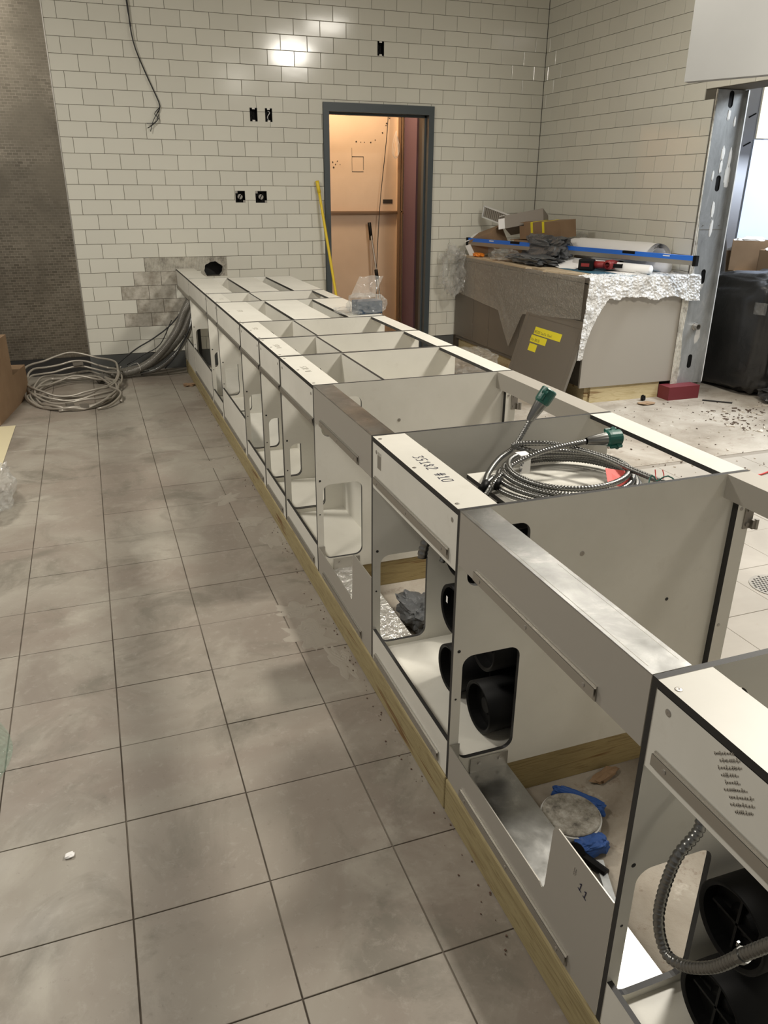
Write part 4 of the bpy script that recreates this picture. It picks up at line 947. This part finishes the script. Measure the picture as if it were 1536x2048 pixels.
# rolled drawings
obj('paper_roll', tube([(3.80, 5.78, .985), (3.89, 5.4, .985), (3.98, 5.04, .985)], .034, .2, 20), M_PAPER, label='rolled white drawing, front roll beside the drill', cat='paper roll', smooth=True)
obj('paper_roll', tube([(4.10, 6.2, .992), (4.15, 5.6, .992), (4.19, 5.1, .992)], .045, .2, 20), M_PAPER, label='rolled white drawings, rear roll against the tiled wall', cat='paper roll', smooth=True)
t = thing('drawing_set', 'fanned stack of loosely rolled white drawings with red logo print', 'papers', (4.0, 5.8, .95))
for k in range(9):
    def arc(u, v, k=k):
        q = 2.75*(u-.5); r = .082+.004*k; y = 6.42-.05*k-v*(1.26-.05*k)
        return (4.07-.12*(y-5.7)+r*math.sin(q)*1.0+.012*math.sin(k*2.1), y, 1.055+r*math.cos(q)*.95+.008*noise.noise(Vector((u*3, v*3, k))))
    obj('sheet', sheet(arc, 16, 8), M_PAPER, t)
obj('sheet', sheet(lambda u, v: (3.60+.24*u+.03*v, 6.05-.46*v, .952+.05*u+.012*math.sin(v*5)), 8, 8), M_PAPER, t)
obj('red_print', box(3.925, 3.94, 6.10, 6.17, 1.10, 1.12), M_RED, t)
# level
t = thing('spirit_level', 'long blue spirit level lying across the clutter on the cabinet', 'level', (3.9, 5.95, 1.05))
pa, pb = Vector((3.46, 7.14, 1.075)), Vector((4.09, 4.68, 1.082)); d = pb-pa; Ll = d.length
Ml = Matrix.Translation(pa) @ Matrix.Rotation(math.atan2(d.y, d.x), 4, 'Z')
obj('level_body', xform(cat_geo([box(0, Ll, -.012, .012, .018, .032), box(0, Ll, -.012, .012, -.032, -.018), box(0, Ll, -.004, .004, -.018, .018)]), Ml), M_BLUE, t)
obj('level_face', xform(box(0, Ll, -.0135, -.012, -.032, .0), Ml), M_ALUS, t)
obj('level_web', xform(box(0, Ll, -.0125, -.004, .0, .018), Ml), M_BLUE, t)
for a in (.14*Ll, .5*Ll, .90*Ll): obj('vial', xform(cyl((a-.03, 0, .020), (a+.03, 0, .020), .013, n=12), Ml), M_YEL if a == .5*Ll else M_WHITEP, t)
for a in (.24*Ll, .74*Ll): obj('hand_slot', xform(box(a, a+.12, -.0128, .0128, .012, .0325), Ml), M_BLKPL, t)
for a in (0, Ll-.02): obj('end_cap', xform(box(a-.004, a+.024, -.016, .016, -.036, .036), Ml), M_BLKPL, t)
# drill
t = thing('cordless_drill', 'red and black cordless drill lying on the plywood', 'drill', (3.78, 5.4, .95))
Md = Matrix.Translation((3.72, 5.47, .951)) @ Matrix.Rotation(-.85, 4, 'Z')
def bev(o, wd=.008):
    md = o.modifiers.new('bevel', 'BEVEL'); md.width = wd; md.segments = 3; return o
bev(obj('battery', xform(box(-.07, .05, -.05, .03, 0, .085), Md), M_BLKPL, t), .012)
obj('battery_label', xform(box(-.045, .02, -.0515, -.05, .03, .055), Md), M_RED, t)
obj('handle', xform(tube([(.05, 0, .045), (.13, 0, .045), (.18, .01, .045)], .028, .03, 12), Md), M_RED, t, smooth=True)
obj('motor_body', xform(lathe((.16, -.05, .05), (.25, 1, 0), [(0, .02), (.004, .036), (.09, .036), (.12, .03), (.16, .022), (.19, .016), (.192, .001)], 18), Md), M_RED, t, smooth=True)
obj('chuck', xform(lathe((.21, .13, .05), (.25, 1, 0), [(0, .001), (0, .024), (.05, .018), (.052, .001)], 16), Md), M_BLKPL, t, smooth=True)
obj('belt_clip', xform(cat_geo([box(.20, .27, -.03, -.022, .03, .06), box(.262, .27, -.03, .0, .03, .06)]), Md), M_BLKPL, t)

# ------------------------------------------------------------------ stud at wall end
t = thing('wall_stud', 'galvanised steel stud capping the cut end of tiled wall', 'stud', (4.43, 4.97, 0))
sl = [rrect(4.428-.021, z-.055, 4.428+.021, z+.055, .0205, 6) for z in (.277, .929, 1.59, 2.14)]
obj('web', plate_y([(4.315, .10), (4.545, .10), (4.545, 2.20), (4.305, 2.20), (4.297, 1.45), (4.325, 1.1), (4.305, .75), (4.32, .3)], sl, YE-.012, YE-.0095), [M_GALV, M_GALV], t)
obj('flange', cat_geo([box(4.543, 4.546, YE-.045, YE-.010, .10, 2.20)]), M_GALV, t)
obj('slot_shade', box(4.40, 4.46, YE-.006, YE-.001, .2, 2.2), M_BLKPL, t)  # black sheet standing in for the shade behind the punched slots
for xx, zz, ww, hh in ((4.43, 2.04, .012, .05), (4.49, 2.00, .008, .05), (4.43, 1.79, .014, .07), (4.50, 1.76, .012, .10), (4.43, 1.70, .012, .06), (4.50, 1.64, .022, .11), (4.37, 1.64, .008, .05), (4.42, 1.41, .013, .08), (4.43, 1.28, .014, .09)):
    obj('paint_drip', xform(crumple(0, 0, 0, ww, .002, hh*.6, xx*zz*9, .5, 14, 8, False), Matrix.Translation((xx, YE-.013, zz))), M_WHITEP, t)
obj('splice', cat_geo([box(4.31, 4.54, YE-.014, YE-.0125, 1.27, 1.273)]+[cyl((4.35+.05*k, YE-.017, 1.30), (4.35+.05*k, YE-.012, 1.30), .004, n=8) for k in (0, 3)]), M_BRACKET, t)
obj('pipe_nipple', lathe((4.425, YE-.01, .553), (0, -1, 0), [(0, .030), (.012, .030), (.013, .024), (.045, .024), (.045, .019), (.0, .018), (.0, .001)], 20), M_SCREW, t, smooth=False)
obj('mortar_edge', cat_geo([plate_y([(4.265, .10), (4.325, .10), (4.33, .3), (4.31, .5), (4.325, .72), (4.30, .9), (4.33, 1.05), (4.315, 1.25), (4.30, 1.4), (4.30, 2.2), (4.288, 2.2), (4.288, .9), (4.262, .85)], [], YE-.02, YE-.013)]), [M_THIN, M_THIN], t)
obj('curb_block', cat_geo([box(4.175, 4.47, 4.86, 4.99, 0, .105)]), M_REDPT, label='red waterproofed curb block at foot of the wall stud', cat='curb')
obj('corner_bead', box(4.548, 4.558, YE-.04, YE+.02, .11, 2.2), M_WHITEP, label='white corner strip along outer edge of the wall stud', cat='trim strip')

# ------------------------------------------------------------------ back room
wr = obj('wall_side_room', cat_geo([box(4.56, 9, 8.2, 8.3, 0, 3.4), box(8.9, 9, -1, 8.2, 0, 3.4)]), M_ROOMW, kind='structure', base=(0, 0, 0))
t = thing('slotted_upright', 'pale slotted shelving panel standing in the side room', 'shelving panel', (5.9, 6.6, 0))
Ms = frame((5.6, 6.6, 0), (1, 0, 0), (0, 0, 1))
obj('panel_face', xform(box(0, .75, 0, 3.0, -.03, 0), Ms), M_ROOMW, t)
obj('panel_seam', xform(cat_geo([box(.42, .425, 0, 3.0, 0, .003), box(.62, .626, 0, 3.0, 0, .003)]), Ms), M_GALV, t)
for q, z in ((.42, 2.215), (.40, 1.965), (.38, 1.72), (.355, 1.475), (.34, 1.23), (.56, 2.21), (.55, 1.96), (.30, 2.33), (.30, 2.08), (.28, 1.84)):
    obj('slot', xform(xform(box(-.045, .045, -.006, .006, 0, .004), Matrix.Rotation(.42, 4, 'Z')), Ms @ Matrix.Translation((q, z, 0))), M_BLKPL, t)
obj('foam_board', xform(box(0, 1.2, 0, .86, -.03, 0), frame((5.66, 6.0, 1.10), (1, -.12, 0), (.01, .0, 1))), M_BOARDB, label='large pale blue board leaning in the side room', cat='board')
obj('beige_panel', xform(box(0, .5, 0, .7, 0, .02), frame((5.95, 6.3, 1.99), (1, -.1, 0), (0, 0, 1))), mat('beige_board', (.62, .55, .40), .7), label='beige panel above the pale blue board', cat='panel')
t = thing('side_shelf', 'low table carrying open cartons in the side room', 'table', (5.7, 5.75, 0))
obj('tabletop', box(5.5, 6.4, 5.3, 6.3, .84, .87), M_PLY, t)
for x in (5.54, 6.36):
    for y in (5.34, 6.26): obj('leg', box(x-.02, x+.02, y-.02, y+.02, 0, .84), M_ALUS, t)
def open_carton(c, s, rz, label):
    Mx = Matrix.Translation(c) @ Matrix.Rotation(rz, 4, 'Z'); sx, sy, sz = s; h = .004
    t = thing('open_carton', label, 'box', c)
    obj('carton_walls', xform(cat_geo([box(-sx/2, sx/2, -sy/2, -sy/2+h, 0, sz), box(-sx/2, sx/2, sy/2-h, sy/2, 0, sz), box(-sx/2, -sx/2+h, -sy/2, sy/2, 0, sz), box(sx/2-h, sx/2, -sy/2, sy/2, 0, sz), box(-sx/2, sx/2, -sy/2, sy/2, 0, h)]), Mx), M_CARD, t)
    obj('flap', xform(xform(box(0, sx, -.12, 0, 0, h), Matrix.Rotation(-.6, 4, 'X')), Mx @ Matrix.Translation((-sx/2, -sy/2, sz))), M_CARD, t)
    obj('contents', xform(crumple(0, 0, sz*.9, sx*.4, sy*.4, .05, 3, .5, 20, 10), Mx), M_PAPER, t)
open_carton((5.66, 5.82, .87), (.24, .30, .26), .8, 'tall open carton with white paper in side room')
open_carton((5.62, 5.45, .87), (.22, .24, .20), .5, 'open carton at right picture edge in side room')
open_carton((5.53, 5.86, .8705), (.06, .14, .17), .8, 'small open carton beside the black roll in side room')
obj('black_roll', tube([(5.27, 5.75, 0), (5.24, 5.75, .9), (5.20, 5.75, 1.15), (5.16, 5.75, 1.6)], .085, .1, 18), M_BAG, label='black wrapped roll standing behind the wall stud', cat='roll', smooth=True)
obj('black_bale', crumple(5.13, 5.08, .465, .31, .42, .47, 14, .09, 70, 44, True, .42), M_BAG, label='large black plastic wrapped bale on floor right of the stud', cat='bale', smooth=True)
obj('clear_tape', sheet(lambda u, v: (4.80-.012*math.sin(u*6), 4.78-.12*u, .75-.09*v), 8, 8), M_CLEAR, label='patch of shiny clear tape on the black bale', cat='tape')
obj('plastic_skirt', crumple(5.05, 4.52, .05, .20, .16, .055, 17, .35, 40, 16), M_BAG, label='loose black plastic skirt on floor at the bale foot', cat='plastic sheet')
t = thing('bin', 'light grey bin cut off by right picture edge', 'bin', (5.05, 4.48, 0))
obj('bin_body', lathe((5.02, 4.45, 0), (0, 0, 1), [(0.08, .001), (.08, .15), (.78, .20), (.80, .21), (.80, .19), (.2, .14)], 30), M_BIN, t, smooth=True)
# debris on the concrete
random.seed(5)
gs = []
for k in range(420):
    a = random.random()
    x, y = random.uniform(3.0, 4.9), random.uniform(3.2, 4.85)
    if a < .5: x, y = random.uniform(4.1, 5.0), random.uniform(3.9, 4.5)
    s = random.uniform(.004, .020) if a < .3 else random.uniform(.002, .008)
    gs.append(obox((x, y, .004), (s*2, s*random.uniform(.3, 1), .004+s*.2), random.uniform(0, 6), random.uniform(-.2, .2), random.uniform(-.2, .2)))
obj('floor_debris', cat_geo(gs[:210]), mat('dark_debris', (.10, .07, .05), .8), kind='stuff', label='scattered dark chips and splinters on concrete by the black bale', cat='debris')
obj('floor_debris', cat_geo(gs[210:]), mat('light_debris', (.52, .47, .40), .8), kind='stuff', label='scattered pale plaster crumbs on the concrete floor', cat='debris')
gs = []
for k in range(140):
    y = random.uniform(1.0, 3.4) if k < 90 else random.uniform(3.4, 6.6); s = random.uniform(.0006, .0022)
    gs.append(obox((.704-random.random()**2*.05, y, .002), (s*2, s*2, s), random.uniform(0, 6)))
obj('floor_crumbs', cat_geo(gs), mat('crumbs', (.12, .07, .05), .9), kind='stuff', label='reddish crumbs along the foot of the front floor beam', cat='debris')
obj('paper_scrap', xform(crumple(0, 0, 0, .07, .04, .006, 8, .5, 14, 6, False), Matrix.Translation((3.95, 4.83, .008))), M_CARD, label='flat brown scrap on the concrete before the toe kick', cat='scrap')
obj('black_fitting', crumple(3.99, 4.93, .022, .018, .015, .022, 6, .4, 14, 10), M_BLKPL, label='small black fitting standing before the cabinet toe kick', cat='fitting')
obj('extension_cord', tube([(2.55, 3.05, .006), (2.9, 3.25, .006), (3.25, 3.30, .006), (3.55, 3.25, .006), (3.72, 3.32, .02), (3.9, 3.42, .012)], .005, .05, 6), M_RWIRE, label='thin red cord lying across the concrete floor', cat='cord', smooth=True)
obj('floor_stick', obox((4.52, 4.70, .006), (.22, .012, .008), -.75), M_BLK, label='thin dark strip on the floor right of the red curb', cat='strip')
# ceiling lamps as fixtures, with housings for the added left fills too
for x, y, lb in ((3.0, 4.3, 'farthest'), (3.1, 2.2, 'middle'), (2.9, -.9, 'rear'), (-1.2, 4.2, 'added far left fill as a'), (-1.3, 1.2, 'added near left fill as a')):
    t = thing('ceiling_and_fill_lamp', lb + ' square recessed lamp in the ceiling', 'lamp', (x, y, CEIL-.03))
    obj('lamp_housing', cat_geo([box(x-.25, x+.25, y-.25, y-.235, CEIL-.04, CEIL), box(x-.25, x+.25, y+.235, y+.25, CEIL-.04, CEIL), box(x-.25, x-.235, y-.25, y+.25, CEIL-.04, CEIL), box(x+.235, x+.25, y-.25, y+.25, CEIL-.04, CEIL)]), M_WHITEP, t)
bpy.context.view_layer.update()
